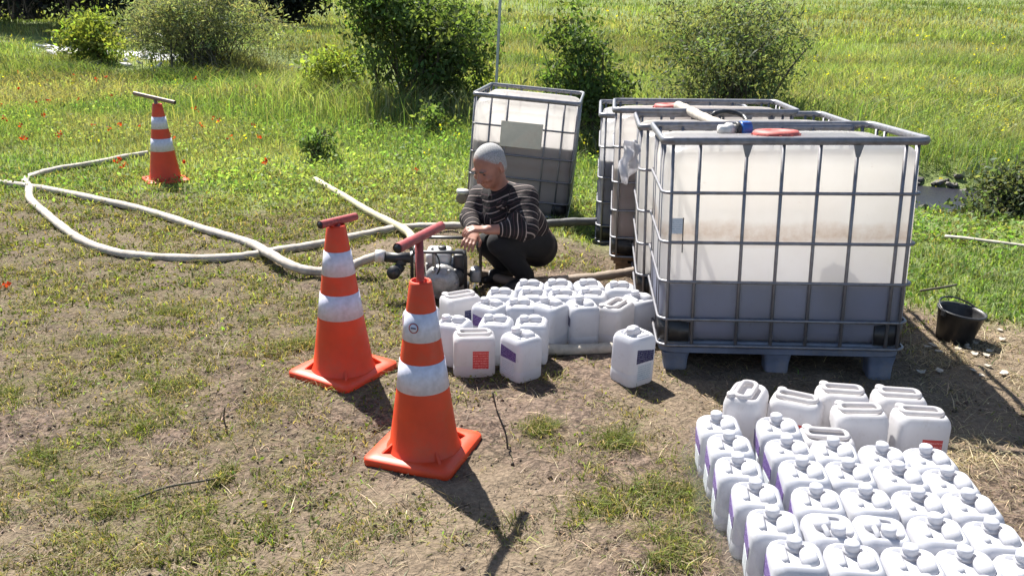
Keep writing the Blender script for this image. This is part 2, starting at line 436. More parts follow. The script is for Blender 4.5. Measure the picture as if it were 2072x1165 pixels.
def voro(scale):
    q_ = nt.nodes.new('ShaderNodeTexVoronoi'); q_.inputs['Scale'].default_value = scale; nt.links.new(wv_.outputs[0], q_.inputs['Vector']); return q_.outputs['Distance']
v1, v2 = voro(26), voro(62)
crumb = math_n(nt, 'ADD', math_n(nt, 'MULTIPLY', v1, .6), math_n(nt, 'MULTIPLY', v2, .4))
soil = mixc(nt, ramp(nt, crumb, [(.40, (0, 0, 0)), (.62, (.85,)*3)]), soil, (.042, .031, .025))
soil = mixc(nt, ramp(nt, n_fine, [(.52, (0, 0, 0)), (.66, (.65,)*3)]), soil, (.25, .195, .155))
soil = mixc(nt, ramp(nt, n_fine, [(.34, (.8,)*3), (.46, (0, 0, 0))]), soil, (.052, .038, .030))
soil = mixc(nt, ramp(nt, n_big, [(.42, (0, 0, 0)), (.62, (.4,)*3)]), soil, (.210, .157, .121))
moss = ramp(nt, n_fine, [(.3, (.060, .052, .030)), (.6, (.145, .125, .062)), (.8, (.22, .185, .11))])
straw = ramp(nt, n_fine, [(.3, (.11, .085, .06)), (.7, (.27, .21, .145))])
c = mixc(nt, math_n(nt, 'MULTIPLY', sep.outputs[0], ramp(nt, n_mid, [(.35, (.1,)*3), (.65, (.8,)*3)])), soil, moss)
c = mixc(nt, sep.outputs[2], c, straw)
meadow = ramp(nt, noise(nt, v, 4, 6, .7), [(.3, (.10, .135, .045)), (.55, (.165, .205, .07)), (.75, (.235, .25, .11))])
c = mixc(nt, sep.outputs[1], c, meadow)
nt.links.new(c, b.inputs['Base Color'])
hh = math_n(nt, 'ADD', math_n(nt, 'MULTIPLY', n_mid, .5), math_n(nt, 'SUBTRACT', math_n(nt, 'MULTIPLY', n_fine, .5), math_n(nt, 'MULTIPLY', crumb, .55)))
bump(nt, b, hh, .9, .03)
gme = pts_mesh('ground', Xg, Yg, Zg, gm)
fv = far_veg(Xg, Yg); nv = near_veg(Xg, Yg)
strawm = sstep(.55, .75, fbm(Xg*.8+70, Yg*.8, 4) + .25*np.exp(-((Xg-2.5)**2+(Yg-4.0)**2)/1.2))*(1-fv)
ca = gme.color_attributes.new('veg', 'FLOAT_COLOR', 'POINT')
ca.data.foreach_set('color', np.stack([nv*(1-fv), fv, strawm*.8, np.ones_like(fv)], -1).ravel().astype('f'))
ground = tag(link('ground', gme), kind='structure')

# water in the ditch: dark still water near, bright broken water far left
wm, nt, b = new_mat('stream_water'); setc(b, (.02, .02, .026), .12)
v = coords(nt); bump(nt, b, noise(nt, v, 7, 5, .7), .55, .03)
bx = ramp(nt, noise(nt, v, 2.2, 6, .75), [(.42, (.05, .05, .055)), (.52, (.72, .73, .76))])
sx = nt.nodes.new('ShaderNodeSeparateXYZ'); nt.links.new(v, sx.inputs[0])
far_w = ramp(nt, math_n(nt, 'DIVIDE', sx.outputs['X'], -20.0), [(.43, (0, 0, 0)), (.48, (1, 1, 1))])   # rapids upstream only
b.inputs['Specular IOR Level'].default_value = .22
nt.links.new(mixc(nt, far_w, (.022, .022, .030), bx), b.inputs['Base Color'])
nt.links.new(mixc(nt, far_w, (.32,)*3, (.5,)*3), b.inputs['Roughness'])
wv = []; wf = []; dp = []
for a, bb in zip(DITCH[:-1], DITCH[1:]):
    m_ = max(2, int(np.linalg.norm(bb-a)/.6)); dp += [a+(bb-a)*k/m_ for k in range(m_)]
dp = np.array(dp); zc = Hn(dp[:, 0], dp[:, 1]); zc = np.convolve(np.pad(zc, 3, 'edge'), np.ones(7)/7, 'valid')
for i, p in enumerate(dp):
    a = dp[max(0, i-3)]; bb = dp[min(len(dp)-1, i+3)]; d = (bb-a)/np.linalg.norm(bb-a); nrm = np.array([-d[1], d[0]])
    half = 1.2 + .03*max(0, p[1]-10)
    for s in (-1, 1): q = p + s*half*nrm; wv.append((q[0], q[1], zc[i]+.13+.10*float(sstep(16, 22, p[1]))))
    if i: wf.append((2*i-2, 2*i-1, 2*i+1, 2*i))
tag(link('stream_water', mk('stream_water', wv, wf, wm, False)), kind='structure')

# ------------------------------------------------------------------ numpy foliage
def blades(name, base, hgt, wid, lean, bend, col, mat, kind='stuff', label=None, cat=None, parent=None, tipcol=None):
    n = len(base); an = rng.random(n)*2*np.pi
    dx = np.stack([np.cos(an), np.sin(an), np.zeros(n)], -1)
    la = rng.random(n)*2*np.pi
    ld = np.stack([np.cos(la), np.sin(la), np.zeros(n)], -1)
    hz = hgt[:, None]*np.array([[0, 0, 1.]])
    midp = base + hz*.55 + ld*(lean*hgt)[:, None]*.4
    tip = base + hz*(1 - .35*bend[:, None]) + ld*((lean+bend)*hgt)[:, None]
    w = wid[:, None]*.5
    V = np.stack([base-dx*w, base+dx*w, midp-dx*w*.8, midp+dx*w*.8, tip], 1).reshape(-1, 3)
    o = np.arange(n)[:, None]*5
    T = np.concatenate([o+[0, 1, 3], o+[0, 3, 2], o+[2, 3, 4]], 1).reshape(-1, 3)
    C = np.repeat(col, 5, 0)
    return tri_obj(name, V, T, C, mat, kind, label, cat, parent)
def tri_obj(name, V, T, C, mat, kind=None, label=None, cat=None, parent=None):
    me = bpy.data.meshes.new(name); me.vertices.add(len(V)); me.vertices.foreach_set('co', V.ravel().astype('f'))
    me.loops.add(T.size); me.loops.foreach_set('vertex_index', T.ravel().astype('i'))
    me.polygons.add(len(T)); me.polygons.foreach_set('loop_start', np.arange(0, T.size, 3).astype('i'))
    me.materials.append(mat); me.update(calc_edges=True)
    a = me.color_attributes.new('Col', 'FLOAT_COLOR', 'POINT')
    a.data.foreach_set('color', np.concatenate([C, np.ones((len(C), 1))], 1).ravel().astype('f'))
    o = link(name, me, parent)
    return tag(o, label, cat, None, kind)
def leaf_tris(c, size, asp, updir=.3, col=None):
    """rhombic leaves: returns V,T,C"""
    n = len(c)
    d = rng.normal(size=(n, 3)); d[:, 2] += updir; d /= np.linalg.norm(d, axis=1, keepdims=True)
    e = rng.normal(size=(n, 3)); e -= d*(e*d).sum(1, keepdims=True); e /= np.linalg.norm(e, axis=1, keepdims=True)
    L = (size)[:, None]; Wd = (size*asp)[:, None]
    V = np.stack([c-d*L*.5, c+e*Wd*.5, c+d*L*.5, c-e*Wd*.5], 1).reshape(-1, 3)
    o = np.arange(n)[:, None]*4
    T = np.concatenate([o+[0, 1, 2], o+[0, 2, 3]], 1).reshape(-1, 3)
    return V, T, np.repeat(col, 4, 0)
def jit(c, n, s=.25, hue=.12):
    k = np.exp(rng.normal(size=(n, 1))*s); h = 1+rng.normal(size=(n, 3))*hue
    return np.clip(np.array(c)[None]*k*h, .004, .9)
KEEP = []      # footprints kept free of tall grass: (x, y, radius)
def clear(x, y):
    k = np.ones(len(x), bool)
    for (cx, cy, r) in KEEP: k &= np.hypot(x-cx, y-cy) > r
    return k
def scatter(n, y0, y1, p=1.0, wide=.74):
    u = rng.random(n); y = (y0**(1-p) + u*(y1**(1-p)-y0**(1-p)))**(1/(1-p)) if p != 1 else y0*(y1/y0)**u
    x = (rng.random(n)*2-1)*(y*wide+1.2); return x, y

def wobj(mb, name, mat, root, parent=None, smooth=True):   # a part drawn in world coordinates under an unrotated root
    o = root.location
    mb.v = [(p[0]-o.x, p[1]-o.y, p[2]-o.z) for p in mb.v]
    return mb.obj(name, mat, parent or root, smooth)

# ------------------------------------------------------------------ caged storage tanks
CW, CD = 1.19, .895                          # cage width and depth
RIM_Z = 1.15
RINGS = (.905, .665, .47, .28, .145)
FRONT = (.14, .32, .46, .60, .74, .92)       # where the uprights stand along the long side
SIDE = (.13, .29, .67, .83)
def ring_path(w, d, z, r=.055): return [(x, y, z) for (x, y) in rrect(w, d, r, 4)]
ring_me = MB().tube(ring_path(CW, CD, 0), .0082, 6, True).mesh('cage_ring', M['steel'])
rim_me = MB().tube(ring_path(CW+.012, CD+.012, 0, .05), .0145, 8, True, .9, 1.4).mesh('top_rim', M['steel'])
bar_me = MB().tube([(0, 0, .14), (0, 0, .62), (0, 0, RIM_Z-.012)], .0088, 6).mesh('upright_bar', M['steel'])
gus_me = MB().add([(-.024, -.004, 0), (.024, -.004, 0), (.008, -.004, -.06), (-.008, -.004, -.06), (-.024, .004, 0), (.024, .004, 0), (.008, .004, -.06), (-.008, .004, -.06)],
                  [(0, 3, 2, 1), (4, 5, 6, 7), (0, 1, 5, 4), (1, 2, 6, 5), (2, 3, 7, 6), (3, 0, 4, 7)]).mesh('bar_gusset', M['steel'], False)
grip_me = MB().box((0, 0, 0), (.012, .012, .026), .002).mesh('lid_grip', M['red_plastic'], False)
def tank_shape(z0, z1, inset=0.0, top=True):
    w, d = 1.172-2*inset, .876-2*inset
    lv = [(z0, w-.10, d-.10, .08), (z0+.025, w-.03, d-.03, .09), (z0+.07, w, d, .07)]
    def bul(x, y, z):                        # the bottle bulges a little between the bars
        k = math.sin(math.pi*max(0, min(1, (z-.15)/.95)))*.006
        return (x*(1+k*(.3+.7*math.cos(6*x)**2)), y*(1+k), z)
    if top:
        lv += [(.35, w, d, .07), (.6, w, d, .07), (.85, w, d, .07), (z1-.10, w, d, .07), (z1-.045, w-.012, d-.012, .08), (z1-.018, w-.04, d-.04, .10), (z1-.005, w-.09, d-.09, .12), (z1, w-.20, d-.20, .14), (z1+.012, .5, .4, .15)]
    else:
        lv += [(.30, w, d, .07), (z1, w, d, .07)]
    return loft(lv, 6, fn=bul)
def make_tank(loc, yaw, label, body_mat, liquid_mat, level, tilt=(0, 0), pallet='blue', lid=None, z=0.0):
    t = empty('caged_liquid_tank', (loc[0], loc[1], z), yaw, label, 'liquid tank', 'caged plastic liquid tanks', tilt[0], tilt[1])
    V, F = tank_shape(.155, 1.125)
    link('plastic_tank', mk('plastic_tank', V, F, body_mat), t)
    V, F = tank_shape(.160, level, .006, False)
    link('liquid', mk('liquid', V, F, liquid_mat, False), t)
    link('top_rim', rim_me, t, (0, 0, RIM_Z))
    for rz in RINGS: link('cage_ring', ring_me, t, (0, 0, rz))
    for s in (-1, 1):
        for f_ in (0.035,) + FRONT + (.965,):
            link('upright_bar', bar_me, t, ((f_-.5)*CW, s*(CD/2-.004), 0), (0, 0, 0))
        for f_ in SIDE:
            link('upright_bar', bar_me, t, (s*(CW/2-.010), (f_-.5)*CD, 0))
        for f_ in (FRONT[1], FRONT[4]):
            link('bar_gusset', gus_me, t, ((f_-.5)*CW, s*(CD/2+.004), RIM_Z-.014))
    pm = M['blue_steel'] if pallet == 'blue' else M['wood']
    p = MB()
    if pallet == 'blue':
        V, F = loft([(.098, 1.14, .84, .06), (.102, 1.165, .865, .07), (.128, 1.17, .87, .07), (.136, 1.15, .85, .07)], 4); p.add(V, F)
    else:
        for i in range(7): p.box((0, -.384+.128*i, .125), (1.18, .095, .022), .003)
        for i in (-1, 0, 1): p.box((i*.52, 0, .103), (.10, .87, .022), .003)
    pal = p.obj('pallet', pm, t, pallet == 'blue' and False)
    if pallet == 'blue': MB().add(*loft([(.1362, 1.12, .83, .06), (.139, 1.15, .855, .07), (.153, 1.155, .86, .07), (.158, 1.13, .835, .07)], 4)).obj('bottom_tray', M['tray_steel'], t, False)
    fm = (MB().add(*loft([(-.03, .110, .115, .02), (.05, .118, .12, .02), (.0985, .135, .135, .02)], 3)) if pallet == 'blue' else MB().box((0, 0, .03), (.11, .13, .124), .004)).mesh('pallet_foot', pm, False)
    for ix in (-1, 0, 1):
        for iy in (-1, 0, 1): link('pallet_foot', fm, pal, (ix*.50, iy*.36, 0))
    for sx_ in (-1, 1):                      # corner guards round the foot of the bottle
        for sy_ in (-1, 1):
            q = [p_ for p_ in rrect(1.178, .882, .073, 6) if p_[0]*sx_ > .40 and p_[1]*sy_ > .30]
            if abs(q[0][0]) < abs(q[-1][0]): q = q[::-1]
            q = [(q[0][0], q[0][1]-sy_*.06)] + q + [(q[-1][0]-sx_*.075, q[-1][1])]; n_ = len(q)
            V = []; F = []
            for (x, y) in q:
                k = (abs(x)-.44)/.14
                for zz in (.165, .262+.018*k): V.append((x*1.006, y*1.006, zz)); V.append((x*.996, y*.996, zz))
            for i in range(n_-1):
                a, b_ = 4*i, 4*i+4
                F += [(a, b_, b_+2, a+2), (a+1, a+3, b_+3, b_+1), (a+2, b_+2, b_+3, a+3), (a, a+1, b_+1, b_)]
            link('corner_guard', mk('corner_guard', V, F, M['black_plastic']), t)
    if lid:
        l = MB().lathe([(.115, 1.09), (.118, 1.10), (.118, 1.125), (.108, 1.14), (.06, 1.142), (.055, 1.136), (.001, 1.136)], 24).obj('filler_lid', M['red_plastic'], t, True, (lid[0], lid[1], .018))
        for k in range(12):
            a = k*math.pi/6; link('lid_grip', grip_me, l, (.119*math.cos(a), .119*math.sin(a), 1.112))
    return t
def part_box(parent, name, mat, c, d, bev=.0, rot=None):
    return MB().box((0, 0, 0), d, bev).obj(name, mat, parent, False, c, rot)

A_LOC = (1.363, 4.445); A_YAW = math.radians(-5.1)
tA = make_tank(A_LOC, A_YAW, 'nearest caged tank, blue pallet, dark blue liquid in its lower half', M['tank'], M['liq_blue'], .475, (math.radians(-3.3), math.radians(-1.5)), 'blue', (.0, .0), z=-.020)
part_box(tA, 'sticker', M['label_pale'], (-.525, -.444, .745), (.06, .004, .075), 0)
part_box(tA, 'sticker_edge', M['black_plastic'], (-.493, -.4445, .70), (.005, .004, .17), 0)
tB = make_tank((1.385, 5.360), math.radians(-5.8), 'middle caged tank of the row, with a white hose lying across its open top', M['tank_plain'], M['liq_grey'], .30, (math.radians(-2.8), math.radians(-1.6)), 'blue', None, z=-.085)
tC = make_tank((1.325, 6.275), math.radians(-6.3), 'third caged tank of the row, on brown wooden pallet, brown liquid inside', M['tank_plain'], M['liq_brown'], .76, (math.radians(-2.4), math.radians(-.9)), 'wood', (-.20, .05), z=-.11)
tE = make_tank((1.300, 7.200), math.radians(-5.5), 'hindmost caged tank of the row, only its dark left edge showing', M['tank_plain'], M['liq_blue'], .80, (0, 0), 'blue', None, z=-.25)
D_LOC = (.075, 8.14)
tD = make_tank(D_LOC, math.radians(84.0), 'lone leaning caged tank standing in the grass behind the crouching person', M['tank_plain'], M['liq_grey'], .765, (math.radians(0), math.radians(0)), 'blue', None)
tD.rotation_mode = 'QUATERNION'
tD.rotation_quaternion = (Matrix.Rotation(math.radians(4.4), 3, 'Y') @ Matrix.Rotation(math.radians(-1.2), 3, 'X') @ Matrix.Rotation(math.radians(84.0), 3, 'Z')).to_quaternion()
tD.location.z = -.235
# its near end is the local -x face
part_box(tD, 'placard', M['placard'], (-.602, .015, .845), (.004, .36, .215), 0)
vb = MB().lathe([(.045, 0), (.045, .05), (.034, .055), (.034, .12), (.05, .125), (.05, .165), (.03, .17)], 16, Matrix.Rotation(math.radians(-90), 4, 'Y')).obj('outlet_valve', M['hose_brown'], tD, True, (-.575, .47, .27))
MB().lathe([(.052, 0), (.055, .008), (.055, .03), (.048, .036), (.001, .037)], 16).obj('valve_cap', M['fittings'], vb, True, (-.12, 0, .035))

# things lying on the tanks
def hose(name, pts, r, mat, label, n=10, seg=12, flat=1.0, cat='hose', group=None):
    pts = [Vector(p_)+Vector((random.gauss(0, .012), random.gauss(0, .012), 0)) if 0 < i_ < len(pts)-1 else Vector(p_) for i_, p_ in enumerate(pts)]
    P = spline(pts, n); c = P[0].copy()
    rr = [r*(1+.05*math.sin(i*.9)+.04*math.sin(i*2.3+1)+random.gauss(0, .02)) for i in range(len(P))]
    o = MB().tube([p-c for p in P], rr, seg, False, 1/flat**.5, flat**.5).obj(name, mat, None, True, c)
    return tag(o, label, cat, group)
hose('transfer_hose', [AT(1372, 214, 6.2)+Vector((0, 0, .0)), AT(1392, 222, 5.95), AT(1420, 236, 5.6), AT(1455, 250, 5.25), AT(1478, 258, 5.05)], .030, M['hose'], 'short white hose lying across the tops of the caged tanks')
hose('black_hose', [AT(1440, 236, 5.75), AT(1450, 229, 5.75), AT(1475, 226, 5.8), AT(1500, 232, 5.8), AT(1512, 246, 5.7)], .016, M['black_plastic'], 'black hose end arched over the middle caged tank')
c = AT(1480, 262, 4.62)
vr = empty('ball_valve', c, math.radians(12), 'blue and black valve fitting lying on top of the nearest tank', 'valve')
Mx = Matrix.Rotation(math.radians(90), 4, 'Y')
MB().lathe([(.026, -.07), (.026, -.035), (.034, -.03), (.034, .0), (.026, .004), (.026, .02)], 14, Mx).obj('valve_body', M['fittings'], vr)
MB().lathe([(.036, .02), (.04, .024), (.04, .04), (.034, .044)], 14, Mx).obj('black_collar', M['black_plastic'], vr)
MB().lathe([(.036, .045), (.04, .05), (.04, .10), (.034, .105), (.025, .106)], 14, Mx).obj('blue_coupling', M['blue_plastic'], vr)
for k in range(6):
    a = k*math.pi/3
    MB().box((.075, .041*math.cos(a), .041*math.sin(a)), (.05, .008, .008), .002).obj('coupling_rib', M['blue_plastic'], vr, False)
def rag(name, c, w, h, mat, label, cat):
    n = 9; V = []
    for i in range(n):
        for j in range(n):
            u, w_ = i/(n-1), j/(n-1)
            V.append((w*(u-.5)+.012*math.sin(7*w_), .03*math.sin(9*u+3*w_)+.015*math.sin(14*w_), -h*w_*(1+.25*math.sin(3.1*u+1))))
    F = [(i*n+j, (i+1)*n+j, (i+1)*n+j+1, i*n+j+1) for i in range(n-1) for j in range(n-1)]
    me = mk(name, V, F, mat); o = link(name, me, None, c, (0, 0, math.radians(20)))
    md = o.modifiers.new('s', 'SOLIDIFY'); md.thickness = .002
    return tag(o, label, cat)
rag('plastic_bag', AT(1277, 285, 5.02), .09, .20, M['can'], 'torn translucent plastic bag hanging on the cage of the middle tank', 'plastic bag')

# ------------------------------------------------------------------ jerrycans
def can_body(w, d, h):
    return loft([(0, w-.026, d-.026, .026), (.005, w-.01, d-.01, .03), (.016, w, d, .032), (.06, w, d, .032), (.063, w-.003, d-.003, .032), (.067, w, d, .032),
                 (h-.055, w, d, .032), (h-.03, w+.001, d+.001, .034), (h-.014, w-.008, d-.008, .034), (h-.004, w-.024, d-.024, .032), (h, w-.036, d-.036, .03),
                 (h-.001, w-.044, d-.044, .028), (h-.010, w-.052, d-.052, .026), (h-.011, .03, .03, .01)], 5)
W1, D1, H1 = .156, .164, .222
body1 = MB().add(*can_body(W1, D1, H1)).mesh('can_body', M['can'])
capm = MB().lathe([(.024, 0), (.024, .012), (.0195, .014), (.0195, .018), (.022, .019), (.022, .036), (.0195, .039), (.001, .0395)], 18).mesh('screw_cap', M['can'])
def dome():
    m_ = MB()
    V, F = loft([(-.004, .050, .070, .022), (.014, .052, .072, .024), (.024, .044, .062, .022), (.029, .030, .044, .016), (.031, .014, .022, .007)], 4)
    m_.add([(x+.022, y-.020+.25*z, z) for (x, y, z) in V], F)
    m_.tube(spline([(-.050, -.036, -.002), (-.040, -.052, .004), (-.01, -.056, .005), (.02, -.054, .006)], 4), .006, 8)
    m_.tube(spline([(.024, .014, .018), (.020, .034, .014), (.016, .046, .004)], 4), .009, 8)
    return m_.mesh('handle_dome', M['can'])
domem = dome()
lugm = MB().add(*loft([(-.004, .030, .086, .014), (.008, .030, .084, .014), (.013, .022, .070, .010), (.0145, .010, .05, .005)], 4)).mesh('shoulder_lug', M['can'])
V = [(0, .055, .175), (0, -.055, .158), (0, -.055, .112), (0, .055, .112)]
labm = mk('label', [(-.0012, y, z) for (_, y, z) in V] + [(.0, y, z) for (_, y, z) in V], [(0, 1, 2, 3), (7, 6, 5, 4), (0, 4, 5, 1), (1, 5, 6, 2), (2, 6, 7, 3), (3, 7, 4, 0)], M['label_purple'], False)
lab2 = MB().box((-.0006, 0, .068), (.0012, .085, .07), 0).mesh('label', M['label_pale'], False)
def make_can1():
    t = empty('jerrycan', (0, 0, 0))
    link('can_body', body1, t)
    link('screw_cap', capm, t, (-.006, .036, H1-.012))
    link('handle_dome', domem, t, (0.006, 0, H1-.012))
    link('shoulder_lug', lugm, t, (-.046, -.002, H1-.010))
    link('label', labm, t, (-W1/2-.0002, 0, 0))
    link('lower_label', lab2, t, (-W1/2-.0002, 0, 0))
    return t
W2, D2, H2 = .200, .148, .212
body2 = MB().add(*can_body(W2, D2, H2)).mesh('can_body', M['can_pink'])
h2 = MB().tube(ring_path(.150, .058, 0, .024), .0085, 8, True, 1.2, 1).mesh('carry_handle', M['can_pink'])
cap2 = MB().lathe([(.020, 0), (.020, .016), (.017, .019), (.001, .0195)], 16).mesh('screw_cap', M['can_pink'])
lab3 = MB().box((0, -.0006, .098), (.076, .0012, .092), 0).mesh('label', M['label_red'], False)
def make_can2():
    t = empty('square_jerrycan', (0, 0, 0))
    link('can_body', body2, t)
    link('carry_handle', h2, t, (0, .004, H2+.002))
    link('screw_cap', cap2, t, (-.066, .045, H2-.012))
    link('label', lab3, t, (.028, -D2/2-.0002, 0))
    return t
can1 = make_can1(); can2 = make_can2()
NAVY = None
def put_can(kind, x, y, yaw, label, group, z=0.0, label_mat=None, nolabel=False, sc_=(1, 1, 1)):
    o = copy_tree(can1 if kind == 1 else can2)
    gz = H(x, y) if z == 0 else z
    o.location = (x, y, gz); o.rotation_euler = (0, 0, math.radians(yaw)); o.scale = sc_ if sc_ != (1, 1, 1) else (1.025, 1.02, 1+.02*random.uniform(-1, 1))
    o.rotation_euler.x = math.radians(random.gauss(0, .9)); o.rotation_euler.y = math.radians(random.gauss(0, .9))
    tag(o, label, 'jerrycan', group)
    for ch in list(o.children):
        if 'label' in ch.name and nolabel: bpy.data.objects.remove(ch)
        elif label_mat and ch.name.startswith('label'):
            ch.data = ch.data.copy(); ch.data.materials[0] = label_mat
    return o
GB = 'white jerrycans in the big block at the lower right'
ORD = ['first', 'second', 'third', 'fourth', 'fifth']
ROWN = ['front row of the big can block', 'second row of the big can block', 'third row of the big can block', 'fourth row of the big can block', 'fifth row of the big can block', 'rearmost capped row of the big can block']
rows = [[(.855, 2.222), (1.020, 2.205), (1.190, 2.195), (1.352, 2.180), (1.515, 2.165)],
        [(.836, 2.392), (.998, 2.372), (1.166, 2.365), (1.336, 2.350), (1.500, 2.332)],
        [(.820, 2.560), (1.018, 2.538), (1.184, 2.530), (1.347, 2.515), (1.510, 2.500)],
        [(.808, 2.728), (1.024, 2.704), (1.188, 2.696), (1.350, 2.680), (1.512, 2.664)],
        [(.815, 2.895), (1.030, 2.868), (1.192, 2.845), (1.352, 2.830), (1.512, 2.812)],
        [(.820, 3.062), (1.035, 3.036)]]
for i, r_ in enumerate(rows):
    for j, (x, y) in enumerate(r_):
        flip = (i == 1 and j in (1, 2))
        lab = 'white jerrycan, %s from left in %s%s' % (ORD[j], ROWN[i], ', cap facing us' if flip else '')
        put_can(1, x*1.004+rng.normal()*.003, y+.005+rng.normal()*.003, -5+rng.normal()*2.2+(180 if flip else 0), lab, GB)
GC = 'square jerrycans at the rear of the big block'
for (k, x, y, yw, lb, nl) in ((2, .955, 3.235, 62, 'square jerrycan turned end-on at the rear left corner of the big block', True),
        (2, 1.150, 3.215, -28, 'square jerrycan with red side label beside the end-on can', False),
        (2, 1.365, 3.300, -8, 'plain pinkish square jerrycan in the rearmost row, middle one', True),
        (2, 1.585, 3.270, -6, 'plain square jerrycan in the rearmost row, right end', True),
        (2, 1.380, 3.120, -5, 'square jerrycan with long handle in front of the rearmost pinkish one', True),
        (2, 1.600, 3.095, -4, 'square jerrycan with red front label at the right rear of the block', False),
        (2, 1.215, 3.025, -7, 'low square jerrycan with round loop handle inside the big block', True)):
    put_can(k, x, y, yw, lb, GC, nolabel=nl, sc_=(1, 1, 1.32 if yw > 50 else (.95 if yw == -7 else 1.22)))
GA = 'white jerrycans gathered beside the pump'
put_can(2, -.185, 4.005, 6, 'square jerrycan with red front label standing on the soil beside front cone', GA)
put_can(1, .045, 3.965, 40, 'jerrycan with purple label and ring drawing beside the red-labelled can', GA)
put_can(1, .585, 3.930, 128, 'lone jerrycan with small navy label standing apart near the blue pallet', 'lone jerrycan', label_mat=M['label_navy'], sc_=(1.02, 1.02, 1.14))
put_can(1, -.075, 4.160, 80, 'capped jerrycan right behind the red-labelled square can', GA, nolabel=True)
put_can(1, .105, 4.170, 84, 'capped jerrycan right behind the purple ring label can', GA, nolabel=True)
put_can(1, -.290, 4.130, 70, 'capped jerrycan half hidden by the white bands of the front cone, right side', GA, nolabel=True)
put_can(1, -.475, 4.330, 75, 'jerrycan peeking out behind the top of the front cone', GA, nolabel=True)
TZ = .006
put_can(2, -.285, 4.560, 30, 'square jerrycan with narrow dark label at the left end behind the cans', GA, label_mat=M['label_navy'])
put_can(1, -.115, 4.400, 55, 'jerrycan with purple label left of the tray row middle', GA)
put_can(1, .045, 4.420, 88, 'plain jerrycan in the tray row between two purple labels', GA, nolabel=True)
put_can(1, .205, 4.385, 48, 'jerrycan with tilted purple label at the front of the tray', GA, TZ)
put_can(1, .375, 4.405, 12, 'jerrycan with thin dark side label on the tray', GA, TZ, label_mat=M['label_navy'])
put_can(2, .560, 4.440, 58, 'square jerrycan turned edge-on near the right end of the tray', GA, TZ, nolabel=True)
put_can(1, .700, 4.560, 30, 'jerrycan at the right end beside the cage of the nearest tank', GA, nolabel=True)
k = 0
for (x, y) in ((-.06, 4.56), (.115, 4.555), (.28, 4.565), (.44, 4.57), (.10, 4.722), (.27, 4.732), (.435, 4.738), (.61, 4.70)):
    nm = ['far left in the middle row', 'second in the middle row', 'third in the middle row', 'right in the middle row', 'left in the back row', 'second in the back row', 'third in the back row', 'right end in the back row'][k]
    put_can(1, x, y, 86+rng.normal()*6, 'capped jerrycan by the pump, %s of the tray group' % nm, GA, TZ, nolabel=True); k += 1
for o in (can1, can2):
    for ch in list(o.children): bpy.data.objects.remove(ch)
    bpy.data.objects.remove(o)
tr = empty('flat_tray', (.32, 4.555, 0), math.radians(4), 'dusty pale plastic tray lying under the jerrycans by the pump', 'tray')
MB().add(*loft([(-.01, .62, .52, .05), (.000, .66, .55, .06), (.004, .66, .55, .06)], 5)).obj('tray_board', M['litter'], tr)
for (nm_, pts_) in (('front_rim', [(-.36, -.275, .028), (-.1, -.300, .024), (.1, -.297, .024), (.31, -.270, .030)]), ('side_rim', [(.31, -.270, .030), (.345, -.22, .026), (.35, .0, .024), (.33, .25, .024)])):
    MB().tube(spline(pts_, 6), .030, 10).obj(nm_, M['litter'], tr)

# ------------------------------------------------------------------ cones with T-bars
def make_cone(loc, yaw, label, sticker=False):
    t = empty('traffic_cone', (loc[0], loc[1], 0), yaw, label, 'traffic cone', 'orange traffic cones')
    MB().add(*loft([(.0, .385, .385, .03), (.006, .39, .39, .032), (.026, .39, .39, .032), (.033, .38, .38, .03), (.036, .30, .30, .03)], 4)).obj('base_plate', M['cone'], t)
    rad = lambda z: .148 + (.044-.148)*(z-.03)/(.75-.03)
    prof = [(.163, .030), (.155, .040), (rad(.06), .06)] + [(rad(z), z) for z in (.2, .35, .5, .65, .74)] + [(.041, .75), (.036, .75), (.034, .72), (.02, .70)]
    MB().lathe(prof, 36).obj('cone_body', M['cone'], t)
    for z0, z1 in ((.305, .425), (.515, .630)):
        MB().lathe([(rad(z0)-.004, z0), (rad(z0)+.002, z0+.0005), (rad(z1)+.002, z1-.0005), (rad(z1)-.004, z1)], 36).obj('reflective_band', M['reflective'], t)
    for k in range(4):
        a = math.pi/4 + k*math.pi/2; c_, s_ = math.cos(a), math.sin(a)
        V = [Vector((.13*c_-.006*s_, .13*s_+.006*c_, .034)), Vector((.19*c_-.006*s_, .19*s_+.006*c_, .034)), Vector((.133*c_-.006*s_, .133*s_+.006*c_, .075)),
             Vector((.13*c_+.006*s_, .13*s_-.006*c_, .034)), Vector((.19*c_+.006*s_, .19*s_-.006*c_, .034)), Vector((.133*c_+.006*s_, .133*s_-.006*c_, .075))]
        link('gusset', mk('gusset', V, [(0, 1, 2), (5, 4, 3), (0, 3, 4, 1), (1, 4, 5, 2), (2, 5, 3, 0)], M['cone'], False), t)
    return t, rad
def t_bar(name, base, junction, a, b_, r, mat, label):
    t = empty(name, base, 0, label, 'T-bar')
    wobj(MB().tube([base, junction], r, 12), 'stem', mat, t)
    # crossbar; black discs on its ends stand in for the shade inside the bore
    d = (b_-a).normalized(); P = [a, a+d*.004, (a+b_)/2, b_-d*.004, b_]
    mb = MB().tube(P, r*1.15, 14, cap=False)
    mb.tube([a, a+d*.03], r*.95, 14); mb.tube([b_-d*.03, b_], r*.95, 14)
    wobj(mb, 'crossbar', mat, t)
    for e, s in ((a, -1), (b_, 1)):
        wobj(MB().tube([e+d*s*.0006, e-d*s*.004], r*.93, 14), 'hollow_end', M['black_metal'], t)
    return t
c1 = Vector((-.351, 3.203, 0)); p = G(742, 926); q = G(905, 958); y1 = math.atan2(q.y-p.y, q.x-p.x)
cone1, rad = make_cone(c1, y1, 'nearest orange cone with red T-bar raised above it and round badge')
cone1.scale = (.965, .965, .985)
